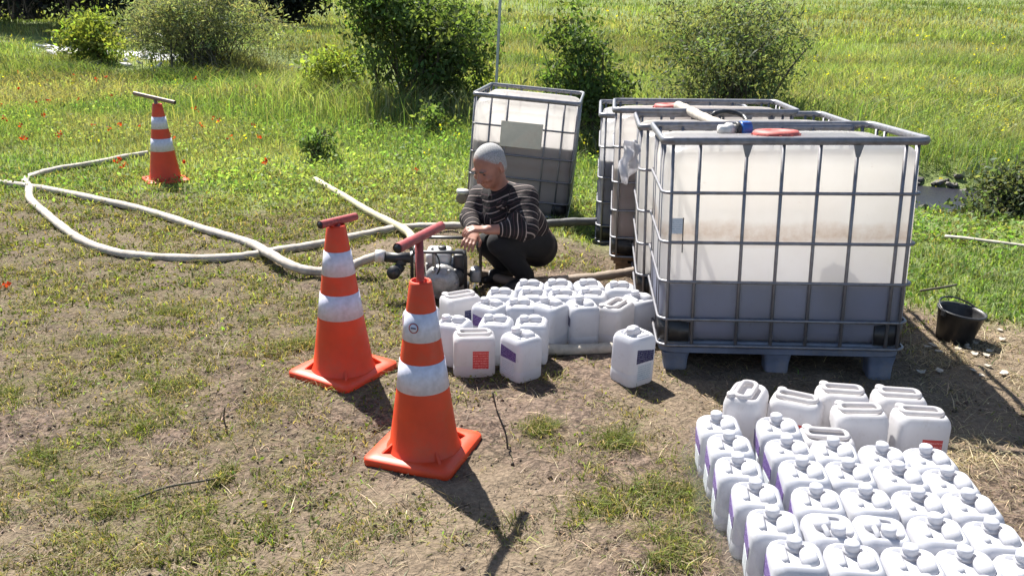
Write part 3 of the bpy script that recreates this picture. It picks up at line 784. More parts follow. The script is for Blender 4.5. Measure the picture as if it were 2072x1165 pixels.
# round badge on the upper band, facing left of the camera
ba = math.radians(-110); bz = .575; br = rad(bz)+.0035
Bm = Matrix.Translation((br*math.cos(ba-y1), br*math.sin(ba-y1), bz)) @ Matrix.Rotation(ba-y1, 4, 'Z') @ Matrix.Rotation(math.radians(82), 4, 'Y')
bdg = MB().lathe([(.021, -.0015), (.021, .0), (.017, .0003), (.0165, -.0004), (.001, -.0004)], 24, Bm).obj('badge_ring', M['red_pipe'], cone1)
MB().lathe([(.0165, -.0012), (.0165, .0002), (.001, .0003)], 20, Bm).obj('badge_face', M['reflective'], cone1)
MB().box((0, 0, .0008), (.006, .022, .0012), 0, Bm).obj('badge_mark', M['label_navy'], cone1, False)
jz = .912; J = Vector((-.352, 3.19, jz)); ddir = Vector((.36, 1, 0)).normalized()
t_bar('t_bar', Vector((-.349, 3.205, .55)), J, J-ddir*.175+Vector((0, 0, .004)), J+ddir*.20+Vector((0, 0, -.004)), .0165, M['red_pipe'], 'red pipe T-bar standing out of the nearest cone')
c2 = Vector((-.826, 3.985, 0)); p = G(592, 752); q = G(720, 790); y2 = math.atan2(q.y-p.y, q.x-p.x)
make_cone(c2, y2, 'middle orange cone with red T-bar lying flush on its tip')
J = Vector((-.822, 3.985, .772)); ddir = Vector((.62, 1, 0)).normalized()
t_bar('t_bar', Vector((-.823, 3.985, .45)), J, J-ddir*.11, J+ddir*.13+Vector((0, 0, -.01)), .0165, M['red_pipe'], 'red pipe T-bar resting on the tip of the middle cone')
c3 = Vector((-3.40, 8.48, H(-3.40, 8.48)-.01))
cn3, _ = make_cone(c3, math.radians(33), 'farthest orange cone standing in the grass at left'); cn3.location.z = c3.z
J = AT(314, 199, 8.48); a = AT(271, 189, 8.56); b_ = AT(354, 208, 8.40)
t_bar('t_bar', c3+Vector((0, 0, .5)), J, a, b_, .0165, M['grey_pipe'], 'brown weathered T-bar tilted on top of the farthest cone')

# ------------------------------------------------------------------ hoses on the ground
R = .033
def gp(px, py, z=R*.9): return G(px, py, z)
h1 = [gp(-260, 352), gp(-100, 360), gp(0, 370), gp(100, 385), gp(200, 403), gp(300, 428), gp(420, 464), gp(500, 492), gp(545, 514, .08), gp(590, 536, .07), gp(640, 548, .05), gp(690, 545, .06), gp(730, 530, .10), gp(762, 518, .145)]
hose('suction_hose', h1, R*.98, M['hose'], 'long pale hose running from the left edge over the other hose to the pump', 8, 14, .85, group='pale hoses on the ground')
h2p = [gp(300, 310, .05), gp(255, 317), gp(190, 330), gp(120, 341), gp(80, 350), gp(60, 362), gp(55, 378), gp(66, 402), gp(88, 430), gp(120, 458), gp(165, 487), gp(230, 512), gp(310, 521), gp(420, 523), gp(500, 517), gp(560, 507), gp(640, 494), gp(720, 477), gp(810, 461), gp(880, 457), gp(940, 457), gp(1000, 456), gp(1070, 455)]
hose('delivery_hose', h2p, R*.95, M['hose'], 'pale hose looping at the left and passing behind the pump to the person', 8, 14, .85, group='pale hoses on the ground')
hose('dark_hose', [gp(1060, 458), gp(1110, 454), gp(1160, 449), gp(1210, 446), gp(1240, 444)], R*1.0, M['hose_dark'], 'dark grey hose behind the person leading to the row of tanks', 8, 14)
hose('cream_hose', [gp(638, 364), gp(690, 395), gp(745, 426), gp(790, 448, .05), gp(820, 470, .09), AT(845, 492, 5.32), AT(856, 508, 5.24)], .030, M['hose_cream'], 'cream yellowish hose slanting from the grass down to the pump', 8, 14)
hose('discharge_hose', [AT(955, 552, 5.24), gp(985, 556, .06), gp(1030, 568), gp(1080, 570), gp(1140, 566), gp(1200, 560), gp(1262, 551), gp(1310, 545)], R*.95, M['hose_brown'], 'muddy brown hose from the pump to the tanks behind the jerrycans', 8, 14, .8)

# ------------------------------------------------------------------ pump
PY = 5.16
pr = AT(895, 590, PY); pr = Vector((pr.x, PY, 0))
pump = empty('water_pump', pr, 0, 'petrol water pump in a black tube frame in front of the person', 'water pump')
def W(px, py, dy=0.0): return AT(px, py, PY+dy)
zb = .012
def ft(px, dy): p_ = W(px, 560, dy); return Vector((p_.x, p_.y, zb))
for dy, xs in ((-.16, (833, 942)), (.17, (842, 972))):
    tops = [W(xs[0], 500 if dy < 0 else 490, dy), W(xs[1], 500 if dy < 0 else 490, dy)]
    pts = [ft(xs[0], dy), Vector((tops[0].x, tops[0].y, .30)), Vector((tops[0].x+.02, tops[0].y, .325)), Vector((tops[1].x-.02, tops[1].y, .325)), Vector((tops[1].x, tops[1].y, .30)), ft(xs[1], dy)]
    wobj(MB().tube(pts, .011, 8), 'frame_hoop', M['black_metal'], pump)
for px in (838, 955):
    a = W(px, 560, -.17); b_ = W(px+6, 560, .18)
    wobj(MB().tube([Vector((a.x, a.y, zb)), Vector((b_.x, b_.y, zb))], .011, 8), 'frame_foot', M['black_metal'], pump)
a = W(838, 520, -.16); b_ = W(938, 520, -.16); a2 = W(845, 520, .17)
wobj(MB().tube([Vector((a.x, a.y, .325)), Vector((a2.x, a2.y, .325))], .010, 8), 'frame_tie', M['black_metal'], pump)
wobj(MB().box((pr.x-.005, PY, .045), (.34, .22, .03), .006), 'base_rail', M['black_metal'], pump)
cx = W(888, 515).x
tk = wobj(MB().add([Vector(v_)+Vector((cx, PY+.02, 0)) for v_ in loft([(.205, .13, .17, .03), (.215, .15, .19, .035), (.27, .155, .195, .035), (.288, .14, .18, .035), (.293, .10, .14, .03)], 4)[0]], loft([(0, 1, 1, .1)]*5, 4)[1]), 'fuel_tank', M['engine_white'], pump)
wobj(MB().lathe([(.022, .29), (.026, .293), (.026, .308), (.02, .312)], 14, Matrix.Translation((cx+.02, PY+.02, 0))), 'fuel_cap', M['black_plastic'], pump, tk)
Mv = Matrix.Translation((W(897, 565).x, PY-.11, .125)) @ Matrix.Rotation(math.radians(90), 4, 'X') @ Matrix.Rotation(math.radians(0), 4, 'Z')
vol = wobj(MB().lathe([(.03, -.05), (.085, -.045), (.105, -.03), (.112, 0), (.105, .03), (.085, .042), (.06, .046), (.055, .055), (.03, .057), (.001, .057)], 24, Mv), 'pump_casing', M['alloy'], pump)
for k in range(6):
    a_ = k*math.pi/3
    wobj(MB().lathe([(.011, .03), (.011, .048), (.006, .05)], 6, Mv @ Matrix.Translation((.092*math.cos(a_), .092*math.sin(a_), 0))), 'casing_bolt', M['alloy'], pump, vol)
wobj(MB().box((W(905, 530).x, PY+.06, .14), (.16, .18, .15), .02), 'engine_block', M['alloy'], pump)
fin = MB()
for k in range(7): fin.box((W(880, 530).x-.01, PY-.03, .16+.011*k), (.08, .10, .005), .001)
wobj(fin, 'cooling_fin_stack', M['alloy'], pump)
wobj(MB().box((W(931, 515).x, PY-.02, .235), (.075, .15, .11), .018), 'air_filter', M['black_plastic'], pump)
wobj(MB().lathe([(.05, -.02), (.058, -.015), (.058, .02), (.045, .03), (.001, .031)], 18, Matrix.Translation((W(926, 545).x, PY-.10, .15)) @ Matrix.Rotation(math.radians(90), 4, 'X')), 'recoil_starter', M['black_plastic'], pump)
wobj(MB().box((W(936, 556).x, PY-.06, .10), (.05, .09, .06), .012), 'carburettor', M['alloy'], pump)
wobj(MB().box((W(962, 560).x, PY+.03, .13), (.07, .10, .09), .02), 'muffler', M['alloy'], pump)
# intake side
ia = W(850, 519, -.04); ib = W(775, 519, -.04)
wobj(MB().tube([ia, W(838, 519, -.04), W(833, 520, -.04)], .036, 14), 'intake_flange', M['engine_white'], pump)
wobj(MB().tube([W(834, 521, -.04), W(805, 522, -.04), ib], [.034, .032, .032], 14), 'intake_pipe', M['black_plastic'], pump)
el = wobj(MB().tube(spline([W(812, 524, -.04), W(810, 538, -.05), W(802, 548, -.08), W(797, 551, -.13)], 5), .033, 14), 'intake_elbow', M['black_plastic'], pump)
wobj(MB().tube([W(797, 551, -.128), W(796, 552, -.15)], .041, 16), 'elbow_collar', M['black_plastic'], pump, el)
wobj(MB().tube([W(779, 519, -.04), W(770, 518, -.04), W(760, 517.5, -.04)], [.037, .041, .038], 14), 'hose_coupling', M['fittings'], pump)
wobj(MB().tube([W(879, 540, -.14), W(878, 515, -.12), W(874, 502, -.10)], .012, 8), 'throttle_rod', M['alloy'], pump)
wobj(MB().tube(spline([W(884, 556, -.15), W(890, 540, -.16), W(886, 520, -.15), W(876, 508, -.12)], 5), .005, 6), 'throttle_cable', M['black_metal'], pump)

# ------------------------------------------------------------------ crouching person (smooth-blended volumes meshed as one surface)
def cap_(a, b_, r0, r1, k=.02): return ('c', np.array(a, float), np.array(b_, float), r0, r1, k)
def ell_(c_, r, Rm=None, k=.02): return ('e', np.array(c_, float), np.array(r, float), np.eye(3) if Rm is None else np.array(Rm), 0, k)
def prim_d(pr_, P):
    if pr_[0] == 'c':
        _, a, b_, r0, r1, _k = pr_; d = b_-a; t = np.clip(((P-a)@d)/(d@d+1e-9), 0, 1)
        return np.linalg.norm(P-a-t[..., None]*d, axis=-1) - (r0+(r1-r0)*t)
    _, c_, r, Rm, _, _k = pr_; q = (P-c_)@Rm           # Rm columns: local axes
    k0 = np.linalg.norm(q/r, axis=-1); k1 = np.linalg.norm(q/(r*r), axis=-1)+1e-9
    return k0*(k0-1)/k1
def sdf_mesh(prims, h, cuts=()):
    lo = np.full(3, 1e9); hi = np.full(3, -1e9)
    bb = []
    for p_ in prims:
        if p_[0] == 'c': l = np.minimum(p_[1]-p_[3], p_[2]-p_[4]); u_ = np.maximum(p_[1]+p_[3], p_[2]+p_[4]); l = np.minimum(l, np.minimum(p_[1], p_[2])-max(p_[3], p_[4])); u_ = np.maximum(u_, np.maximum(p_[1], p_[2])+max(p_[3], p_[4]))
        else: l = p_[1]-max(p_[2]); u_ = p_[1]+max(p_[2])
        bb.append((l-p_[5]-2*h, u_+p_[5]+2*h)); lo = np.minimum(lo, l); hi = np.maximum(hi, u_)
    lo = lo-.05; n = np.ceil((hi+.05-lo)/h).astype(int)+1
    F = np.full(n, .08)
    for p_, (l, u_) in zip(prims, bb):
        i0 = np.maximum(0, np.floor((l-lo)/h).astype(int)); i1 = np.minimum(n, np.ceil((u_-lo)/h).astype(int)+1)
        s = tuple(slice(a, b_) for a, b_ in zip(i0, i1))
        gx = [lo[k]+h*np.arange(i0[k], i1[k]) for k in range(3)]
        P = np.stack(np.meshgrid(*gx, indexing='ij'), -1)
        d = prim_d(p_, P); f = F[s]; k = p_[5]
        hh = np.clip(.5+.5*(f-d)/k, 0, 1); F[s] = f*(1-hh)+d*hh-k*hh*(1-hh)
    if cuts:
        P = np.stack(np.meshgrid(*[lo[k]+h*np.arange(n[k]) for k in range(3)], indexing='ij'), -1)
        for (p0, nn) in cuts: F = np.maximum(F, (P-np.array(p0))@np.array(nn))
    ins = F < 0
    cnt = np.zeros(n-1, int); acc = np.zeros(tuple(n-1)+(3,))
    I = np.stack(np.meshgrid(*[np.arange(k-1) for k in n], indexing='ij'), -1)
    cor = [(a, b_, c_) for a in (0, 1) for b_ in (0, 1) for c_ in (0, 1)]
    g = lambda A, o: A[o[0]:n[0]-1+o[0], o[1]:n[1]-1+o[1], o[2]:n[2]-1+o[2]]
    for o in cor:
        for ax in range(3):
            if o[ax]: continue
            o2 = list(o); o2[ax] = 1
            fa, fb = g(F, o), g(F, o2); x = g(ins, o) != g(ins, o2)
            t = np.where(x, fa/np.where(x, fa-fb, 1), 0)
            off = np.array(o, float)[None]+t[x][:, None]*np.eye(3)[ax]
            acc[x] += off; cnt[x] += 1
    act = cnt > 0; idx = -np.ones(cnt.shape, int); idx[act] = np.arange(act.sum())
    V = lo + h*(I[act] + acc[act]/cnt[act][:, None])
    Q = []
    for ax in range(3):
        u_, w_ = (ax+1) % 3, (ax+2) % 3
        sl0 = [slice(1, n[k]-1) for k in range(3)]
        A = tuple(sl0); sl1 = list(sl0); sl1[ax] = slice(2, n[ax]); B = tuple(sl1)
        x = ins[A] != ins[B]; ii = np.argwhere(x)+1
        d1 = np.eye(3, dtype=int)[u_]; d2 = np.eye(3, dtype=int)[w_]
        gi = lambda q_: idx[q_[:, 0], q_[:, 1], q_[:, 2]]
        q4 = np.stack([gi(ii-d1-d2), gi(ii-d2), gi(ii), gi(ii-d1)], 1)
        fl = ins[ii[:, 0], ii[:, 1], ii[:, 2]]
        q4[~fl] = q4[~fl][:, ::-1]; Q.append(q4)
    Q = np.concatenate(Q); Q = Q[(Q >= 0).all(1)]
    return V, Q
def sdf_obj(name, prims, h, mat, root, cuts=(), stripe=None, parent=None, smooth_it=2):
    V, Q = sdf_mesh(prims, h, cuts)
    o = np.array(root.location)
    me = mk(name, (V-o).tolist(), Q.tolist(), mat)
    if stripe:
        best = np.full(len(V), 1e9); co = np.zeros(len(V))
        for (pr_, off) in stripe:
            d = prim_d(pr_, V); a, b_ = pr_[1], pr_[2]; ax = (b_-a)/np.linalg.norm(b_-a)
            t = (V-a)@ax + off; m_ = d < best; best[m_] = d[m_]; co[m_] = t[m_]
        at_ = me.attributes.new('stripe', 'FLOAT', 'POINT'); at_.data.foreach_set('value', co.astype('f'))
    ob = link(name, me, parent or root)
    md = ob.modifiers.new('s', 'SMOOTH'); md.factor = .5; md.iterations = smooth_it
    return ob
v3 = lambda *a: np.array(AT(*a))
PX = 5.30
base = AT(1045, 585, PX); pers = empty('person', (base.x, PX, 0), 0, 'person with short grey hair in dark striped shirt crouching at the pump', 'person')
hipC = v3(1082, 488, 5.50); chest = v3(1024, 425, 5.37); neck = v3(1016, 384, 5.34); head = v3(990, 335, 5.28)
Lsh = v3(1066, 398, 5.25); Rsh = v3(972, 396, 5.46); Lel = v3(1066, 462, 5.10); Lwr = v3(986, 465, 5.03); Rel = v3(952, 442, 5.36); Rwr = v3(960, 474, 5.16)
Lhip = v3(1090, 494, 5.43); Rhip = v3(1076, 492, 5.58); Lkn = v3(1012, 492, 5.15); Rkn = v3(988, 494, 5.42)
Lan = v3(1062, 572, 5.27); Ran = v3(1017, 560, 5.48); Lan[2] = .085; Ran[2] = .085
Ff = np.array([-.75, -.66, 0])
# head frame
fw = np.array([-.60, -.68, -.44]); fw /= np.linalg.norm(fw)
lf = np.cross([0, 0, 1.], fw); lf /= np.linalg.norm(lf); upv = np.cross(fw, lf)
Rh = np.stack([fw, lf, upv], 1)
S = 1.09
def hp(a, b_, c_): return head + S*(a*fw + b_*lf + c_*upv)
headp = [ell_(hp(-.012, 0, .03), np.array([.096, .081, .088])*S, Rh, .01),
         ell_(hp(.030, 0, -.03), np.array([.062, .064, .073])*S, Rh, .03),
         ell_(hp(.055, 0, -.085), np.array([.030, .034, .026])*S, Rh, .03),
         cap_(hp(.086, 0, .005), hp(.108, 0, -.036), .009*S, .014*S, .012),
         ell_(hp(.104, 0, -.040), np.array([.012, .018, .010])*S, Rh, .008),
         ell_(hp(.084, .030, .018), np.array([.012, .026, .008])*S, Rh, .012), ell_(hp(.084, -.030, .018), np.array([.012, .026, .008])*S, Rh, .012),
         ell_(hp(.078, .036, -.030), np.array([.016, .022, .018])*S, Rh, .02), ell_(hp(.078, -.036, -.030), np.array([.016, .022, .018])*S, Rh, .02),
         ell_(hp(.088, 0, -.062), np.array([.010, .024, .006])*S, Rh, .006), ell_(hp(.085, 0, -.072), np.array([.010, .021, .006])*S, Rh, .006),
         ell_(hp(-.008, .083, -.010), np.array([.018, .008, .032])*S, Rh, .005), ell_(hp(-.008, -.083, -.010), np.array([.018, .008, .032])*S, Rh, .005)]
def hand(wr, dirn, palm_n, curl, side):
    """palm, four fingers with two bends and a thumb off the side of the palm"""
    d = dirn/np.linalg.norm(dirn); nrm = palm_n - d*(palm_n@d); nrm /= np.linalg.norm(nrm); sd_ = np.cross(d, nrm)*side
    out = []
    for o in (-.026, -.009, .009, .026):
        out.append(cap_(wr+d*.010+sd_*o*.7, wr+d*.082+sd_*o, .014, .0125, .012))
    for o, L, sp_ in ((-.030, .062, -.10), (-.010, .074, -.03), (.011, .078, .04), (.031, .070, .10)):
        k0 = wr+d*.086+sd_*o; d1 = d*math.cos(curl)+nrm*math.sin(curl)+sd_*sp_; d1 /= np.linalg.norm(d1)
        k1 = k0+d1*L*.48; d2 = d*math.cos(curl*2.3)+nrm*math.sin(curl*2.3)+sd_*sp_*.5
        k2 = k1+d2*L*.30; d3 = d*math.cos(curl*3.2)+nrm*math.sin(curl*3.2); k3 = k2+d3*L*.24
        out += [cap_(k0, k1, .0108, .0096, .006), cap_(k1, k2, .0096, .0088, .004), cap_(k2, k3, .0088, .0076, .004)]
    t0 = wr+d*.022+sd_*.026; t1 = t0+(d*.55+sd_*.62+nrm*.35)*.045; t2 = t1+(d*.85+sd_*.15+nrm*.5)*.032
    out += [cap_(t0, t1, .0145, .0115, .010), cap_(t1, t2, .0112, .0088, .004)]
    return out
Ldir = v3(945, 462, 5.00)-Lwr; Rdir = v3(950, 487, 5.06)-Rwr
hands = hand(Lwr+.0*Ldir, Ldir, np.array([-.1, .1, -1.]), .42, -1) + hand(Rwr, Rdir, np.array([-.3, -.2, -1.]), .40, 1)
limbs = [cap_(Lsh, Lel, .050, .040, .03), cap_(Lel, Lwr, .043, .028, .02), cap_(Rsh, Rel, .050, .040, .03), cap_(Rel, Rwr, .041, .027, .02),
         cap_(neck+np.array([.01, .02, -.06]), head+S*(-.02*fw-.03*upv), .060, .054, .03),
         cap_(hipC, chest, .125, .135, .05), cap_(chest, (Lsh+Rsh)/2+np.array([0, .02, -.01]), .12, .085, .05), cap_(Lsh*.75+Rsh*.25, Rsh*.75+Lsh*.25, .065, .065, .04),
         cap_(Lhip, Lkn, .078, .055, .03), cap_(Rhip, Rkn, .078, .055, .03), cap_(Lkn, Lan, .052, .038, .03), cap_(Rkn, Ran, .052, .038, .03)]
sdf_obj('body', headp + limbs + hands, .0056, M['skin'], pers, smooth_it=1)
# hair: close-cropped cap from the forehead to the nape
hair_ob = sdf_obj('hair', [ell_(hp(-.014, 0, .032), np.array([.0965, .0815, .0880])*S, Rh, .01), ell_(hp(-.050, 0, -.02), np.array([.055, .066, .07])*S, Rh, .02)], .005, M['hair'], pers,
        cuts=[(hp(.058, 0, .054), (fw*.84-upv*.54)), (hp(0, 0, -.075), -upv)], smooth_it=2)
hv = np.array([v_.co[:] for v_ in hair_ob.data.vertices])+np.array(pers.location)
ed = np.minimum(-(hv-hp(.058, 0, .054))@(fw*.84-upv*.54), (hv-hp(0, 0, -.075))@upv)
hair_ob.data.attributes.new('edge', 'FLOAT', 'POINT').data.foreach_set('value', ed.astype('f'))
hm, nt, b = new_mat('cropped_grey_hair'); b.inputs['Roughness'].default_value = .85
vv = coords(nt); ea = nt.nodes.new('ShaderNodeAttribute'); ea.attribute_name = 'edge'
ee = math_n(nt, 'ADD', ea.outputs['Fac'], math_n(nt, 'MULTIPLY', math_n(nt, 'SUBTRACT', noise(nt, vv, 55, 4), .5), .05))
nt.links.new(mixc(nt, ramp(nt, ee, [(.0, (.0,)*3), (.034, (1,)*3)]), (.28, .135, .098), ramp(nt, noise(nt, vv, 170, 3), [(.3, (.20, .195, .19)), (.7, (.42, .415, .41))])), b.inputs['Base Color'])
bump(nt, b, noise(nt, vv, 200, 3), .6, .004); hair_ob.data.materials[0] = hm
for s_ in (1, -1):
    link('eye', MB().ell((0, 0, 0), (.008, .011, .006), 10, Matrix(Rh.tolist()).to_4x4()).mesh('eye', M['eye']), pers, Vector(hp(.0825, s_*.030, -.002))-pers.location)
    link('eyebrow', MB().ell((0, 0, 0), (.006, .020, .004), 10, Matrix(Rh.tolist()).to_4x4()).mesh('eyebrow', M['bark']), pers, Vector(hp(.095, s_*.031, .020))-pers.location)
# shirt
sm, nt, b = new_mat('striped_shirt'); b.inputs['Roughness'].default_value = .9
a_ = nt.nodes.new('ShaderNodeAttribute'); a_.attribute_name = 'stripe'
fr = math_n(nt, 'FRACT', math_n(nt, 'DIVIDE', a_.outputs['Fac'], .046))
k1 = math_n(nt, 'MULTIPLY', math_n(nt, 'GREATER_THAN', fr, .12), math_n(nt, 'LESS_THAN', fr, .235))
k2 = math_n(nt, 'MULTIPLY', math_n(nt, 'GREATER_THAN', fr, .62), math_n(nt, 'LESS_THAN', fr, .70))
vv = coords(nt); nz = noise(nt, vv, 60, 3)
darkc = ramp(nt, nz, [(.3, (.004, .003, .004)), (.7, (.011, .007, .008))])
cc = mixc(nt, k1, darkc, (.30, .24, .215)); cc = mixc(nt, math_n(nt, 'MULTIPLY', k2, .5), cc, (.10, .05, .06))
nt.links.new(cc, b.inputs['Base Color']); bump(nt, b, noise(nt, vv, 22, 4), .5, .012)
e = .014
mid = (chest+hipC)/2
torso = [cap_(hipC*.7+chest*.3, mid, .146, .148, .05), cap_(mid, chest, .148, .150, .05), cap_(chest, (Lsh+Rsh)/2+np.array([0, .015, -.02]), .142, .100, .05), cap_(Lsh*.8+Rsh*.2, Rsh*.8+Lsh*.2, .080, .080, .05),
         ell_(chest*.6+mid*.4+Ff*.055, (.12, .12, .12), None, .06)]
Lsl = Lel*.42+Lwr*.58; Rsl = Rel*.4+Rwr*.6
slv = [cap_(Lsh, Lel, .073, .066, .035), cap_(Lel, Lsl, .066, .047, .03), cap_(Rsh, Rel, .072, .064, .035), cap_(Rel, Rsl, .064, .046, .03)]
folds = []
for i in range(10):
    t = rng.random(); c_ = Lsh*(1-t)+Lel*t + rng.normal(size=3)*.05; folds.append(ell_(c_, (.03, .012, .035), None, .03))
spine = ('c', hipC, (Lsh+Rsh)/2, .15, .10, .05)
shirt = sdf_obj('shirt', torso + slv + folds, .0062, sm, pers, stripe=[(spine, 0.0), (slv[0], .01), (slv[1], .26), (slv[2], .01), (slv[3], .2)], smooth_it=1)
# collar and placket
nb = neck+np.array([0, .0, -.022])
for s_ in (1, -1):
    q0 = nb+.5*Ff*.10+lf*s_*.012; pts = [nb-Ff*.045+lf*s_*.02+np.array([0, 0, .035]), nb-Ff*.01+lf*s_*.062+np.array([0, 0, .03]), nb+Ff*.045+lf*s_*.055+np.array([0, 0, .005]), nb+Ff*.085+lf*s_*.018+np.array([0, 0, -.03])]
    Pc = [Vector(p_)-pers.location for p_ in pts]
    MB().tube(spline(Pc, 5), .019, 8, False, .55, 1.6).obj('collar', M['cloth_black'], shirt)
# trousers and shoes
tro = [cap_(hipC+np.array([.02, .04, -.05]), hipC*.75+chest*.25, .132, .128, .05), cap_(Lhip, Lkn, .098, .074, .04), cap_(Rhip, Rkn, .098, .074, .04), cap_(Lkn, Lan+np.array([0, 0, .02]), .073, .058, .03), cap_(Rkn, Ran+np.array([0, 0, .02]), .073, .058, .03)]
sdf_obj('trousers', tro, .007, M['cloth_black'], pers)
for an_ in (Lan, Ran):
    g0 = np.array([an_[0], an_[1], .045]); sdf_obj('shoe', [cap_(g0-Ff*.05, g0+Ff*.10, .044, .038, .02), cap_(g0+Ff*.05, g0+Ff*.15+np.array([0, 0, -.008]), .042, .033, .02), cap_(g0+np.array([0, 0, .02]), g0+np.array([0, 0, .055]), .042, .042, .02)], .007, M['shoe'], pers, cuts=[((0, 0, .004), (0, 0, -1))])

# ------------------------------------------------------------------ bucket, pole, litter, stones
bk = G(1928, 686)
bu = empty('bucket', (bk.x, bk.y, -.006), math.radians(20), 'black rubber bucket standing on dry straw right of the tanks', 'bucket', None, math.radians(4), math.radians(5))
MB().lathe([(.001, .004), (.085, .004), (.092, .010), (.120, .165), (.127, .170), (.127, .182), (.118, .182), (.114, .165), (.086, .016), (.001, .015)], 28).obj('bucket_wall', M['black_plastic'], bu)
MB().tube([(.123*math.cos(a), .123*math.sin(a)*.98, .176+.035*max(0, math.sin(a))) for a in [math.pi*k/14 for k in range(15)]], .005, 6).obj('bail_handle', M['black_metal'], bu)
for s_ in (1, -1): MB().box((s_*.126, 0, .165), (.014, .03, .034), .004).obj('handle_ear', M['black_plastic'], bu, False)
pb = AT(1004, 175, 12.5); pt = AT(1014, -40, 12.5)
pg = H(pb.x, 12.5)
dpo = (pt-pb)/(pt.z-pb.z)
po = empty('metal_pole', (pb+dpo*(pg-pb.z-.1)), 0, 'thin grey metal pole rising behind the lone leaning tank', 'pole')
wobj(MB().tube([pb+dpo*(pg-pb.z-.1), pb, pt, pt+dpo*1.0], .021, 10), 'shaft', M['pole'], po)
wobj(MB().lathe([(.03, 0), (.03, .12), (.021, .13)], 10, Matrix.Translation(pb+dpo*(pg-pb.z-.1))), 'ground_socket', M['pole'], po)
def rock_mesh(seed, flat=.6):
    r_ = np.random.default_rng(seed); bm = bmesh.new(); bmesh.ops.create_icosphere(bm, subdivisions=1, radius=1)
    for v_ in bm.verts: v_.co *= .75+.45*r_.random(); v_.co.z *= flat
    return bm
rocks = [bmesh_mesh('stone', rock_mesh(i), M['stone']) for i in range(5)]
prock = [bmesh_mesh('pale_stone', rock_mesh(i+20), M['pale_stone']) for i in range(4)]
for i in range(46):                                          # dark stones on the far bank of the ditch
    px = 1846+rng.random()*200; py = 352+rng.random()*22+(px-1846)*.11
    if i > 34: px = 1842+rng.random()*60; py = 440+rng.random()*16
    p_ = G(px, py, -.16); x, y = p_.x, p_.y
    s_ = .028+.042*rng.random()
    o = link('bank_stone', rocks[i % 5], None, (x, y, H(x, y)+s_*.3), (rng.random()*.5, rng.random()*.5, rng.random()*6)); o.scale = (s_*1.3, s_, s_)
    tag(o, 'dark stone on the bank of the muddy ditch', 'stone', 'stones on the ditch bank')
for i in range(44):                                          # pale stones in the far stream
    k = rng.random(); px, py = ((75+rng.random()*80, 85+rng.random()*30) if k < .4 else (250+rng.random()*80, 72+rng.random()*66))
    p_ = G(px, py, .2); x, y = p_.x, p_.y; s_ = .05+.09*rng.random()
    o = link('pale_stone', prock[i % 4], None, (x, y, H(x, y)+.15), (rng.random()*.5, rng.random()*.5, rng.random()*6)); o.scale = (s_*1.8, s_, s_*.7)
    tag(o, 'pale stone in the bright stream at the upper left', 'stone', 'pale stones in the far stream')
for i in range(34):                                          # torn paper and plastic scraps by the bucket
    px = 1850+rng.random()*222; py = 668+rng.random()*110
    if rng.random() < .35: px = 1300+rng.random()*28; py = 600+rng.random()*130
    p_ = G(px, py); n_ = 7; V = [(0, 0, .006)]; s_ = .008+.015*rng.random()
    for k in range(n_):
        a = 2*math.pi*k/n_; r_ = s_*(.6+.7*rng.random()); V.append((r_*math.cos(a)*1.5, r_*math.sin(a), .008*rng.random()+.004))
    V += [(x, y, z-.003) for (x, y, z) in V]
    F = [(0, 1+k, 1+(k+1) % n_) for k in range(n_)] + [(n_+1, n_+2+(k+1) % n_, n_+2+k) for k in range(n_)] + [(1+k, n_+2+k, n_+2+(k+1) % n_, 1+(k+1) % n_) for k in range(n_)]
    o = link('litter_scrap', mk('litter_scrap', V, F, M['litter'], False), None, (p_.x, p_.y, H(p_.x, p_.y)+.012), (0, 0, rng.random()*6))
    tag(o, 'pale scrap of litter lying on the ground near the tanks', 'litter', 'pale litter scraps')
hose('pale_plank', [gp(1912, 478, .04), gp(1960, 483, .05), gp(2010, 489, .05), gp(2080, 497, .04), gp(2150, 506, .04)], .015, M['litter'], 'pale pipe lying in the grass at the right edge', 4, 8, .6, 'pipe')
stick = [gp(1862, 588, .05), gp(1890, 584, .06), gp(1915, 580, .05), gp(1935, 576, .03)]
tag(MB().tube(spline(stick, 4), .008, 6).obj('dry_stick', M['bark']), 'dark stick lying in the grass above the black bucket', 'stick')
def twig(pts, r, label):
    tag(MB().tube(spline([Vector(p_) for p_ in pts], 4), [r*(1-.05*i/4) for i in range(4*(len(pts)-1)+1)], 6).obj('dry_twig', M['bark']), label, 'twig')
g0 = G(1027, 905); twig([g0, g0+Vector((-.01, .02, .06)), g0+Vector((-.045, .05, .14)), g0+Vector((-.065, .07, .22))], .0045, 'thin dark weed stalk standing right of the nearest cone')
g0 = G(460, 870); twig([g0, g0+Vector((-.01, 0, .05)), g0+Vector((0, .0, .11))], .0035, 'single pale dry stalk on the bare soil left of the middle cone')
g0 = G(335, 1000); twig([g0+Vector((-.1, -.05, .01)), g0+Vector((0, .02, .02)), g0+Vector((.1, .05, .025)), g0+Vector((.18, .10, .015))], .006, 'bent dark twig lying on the soil at lower left')

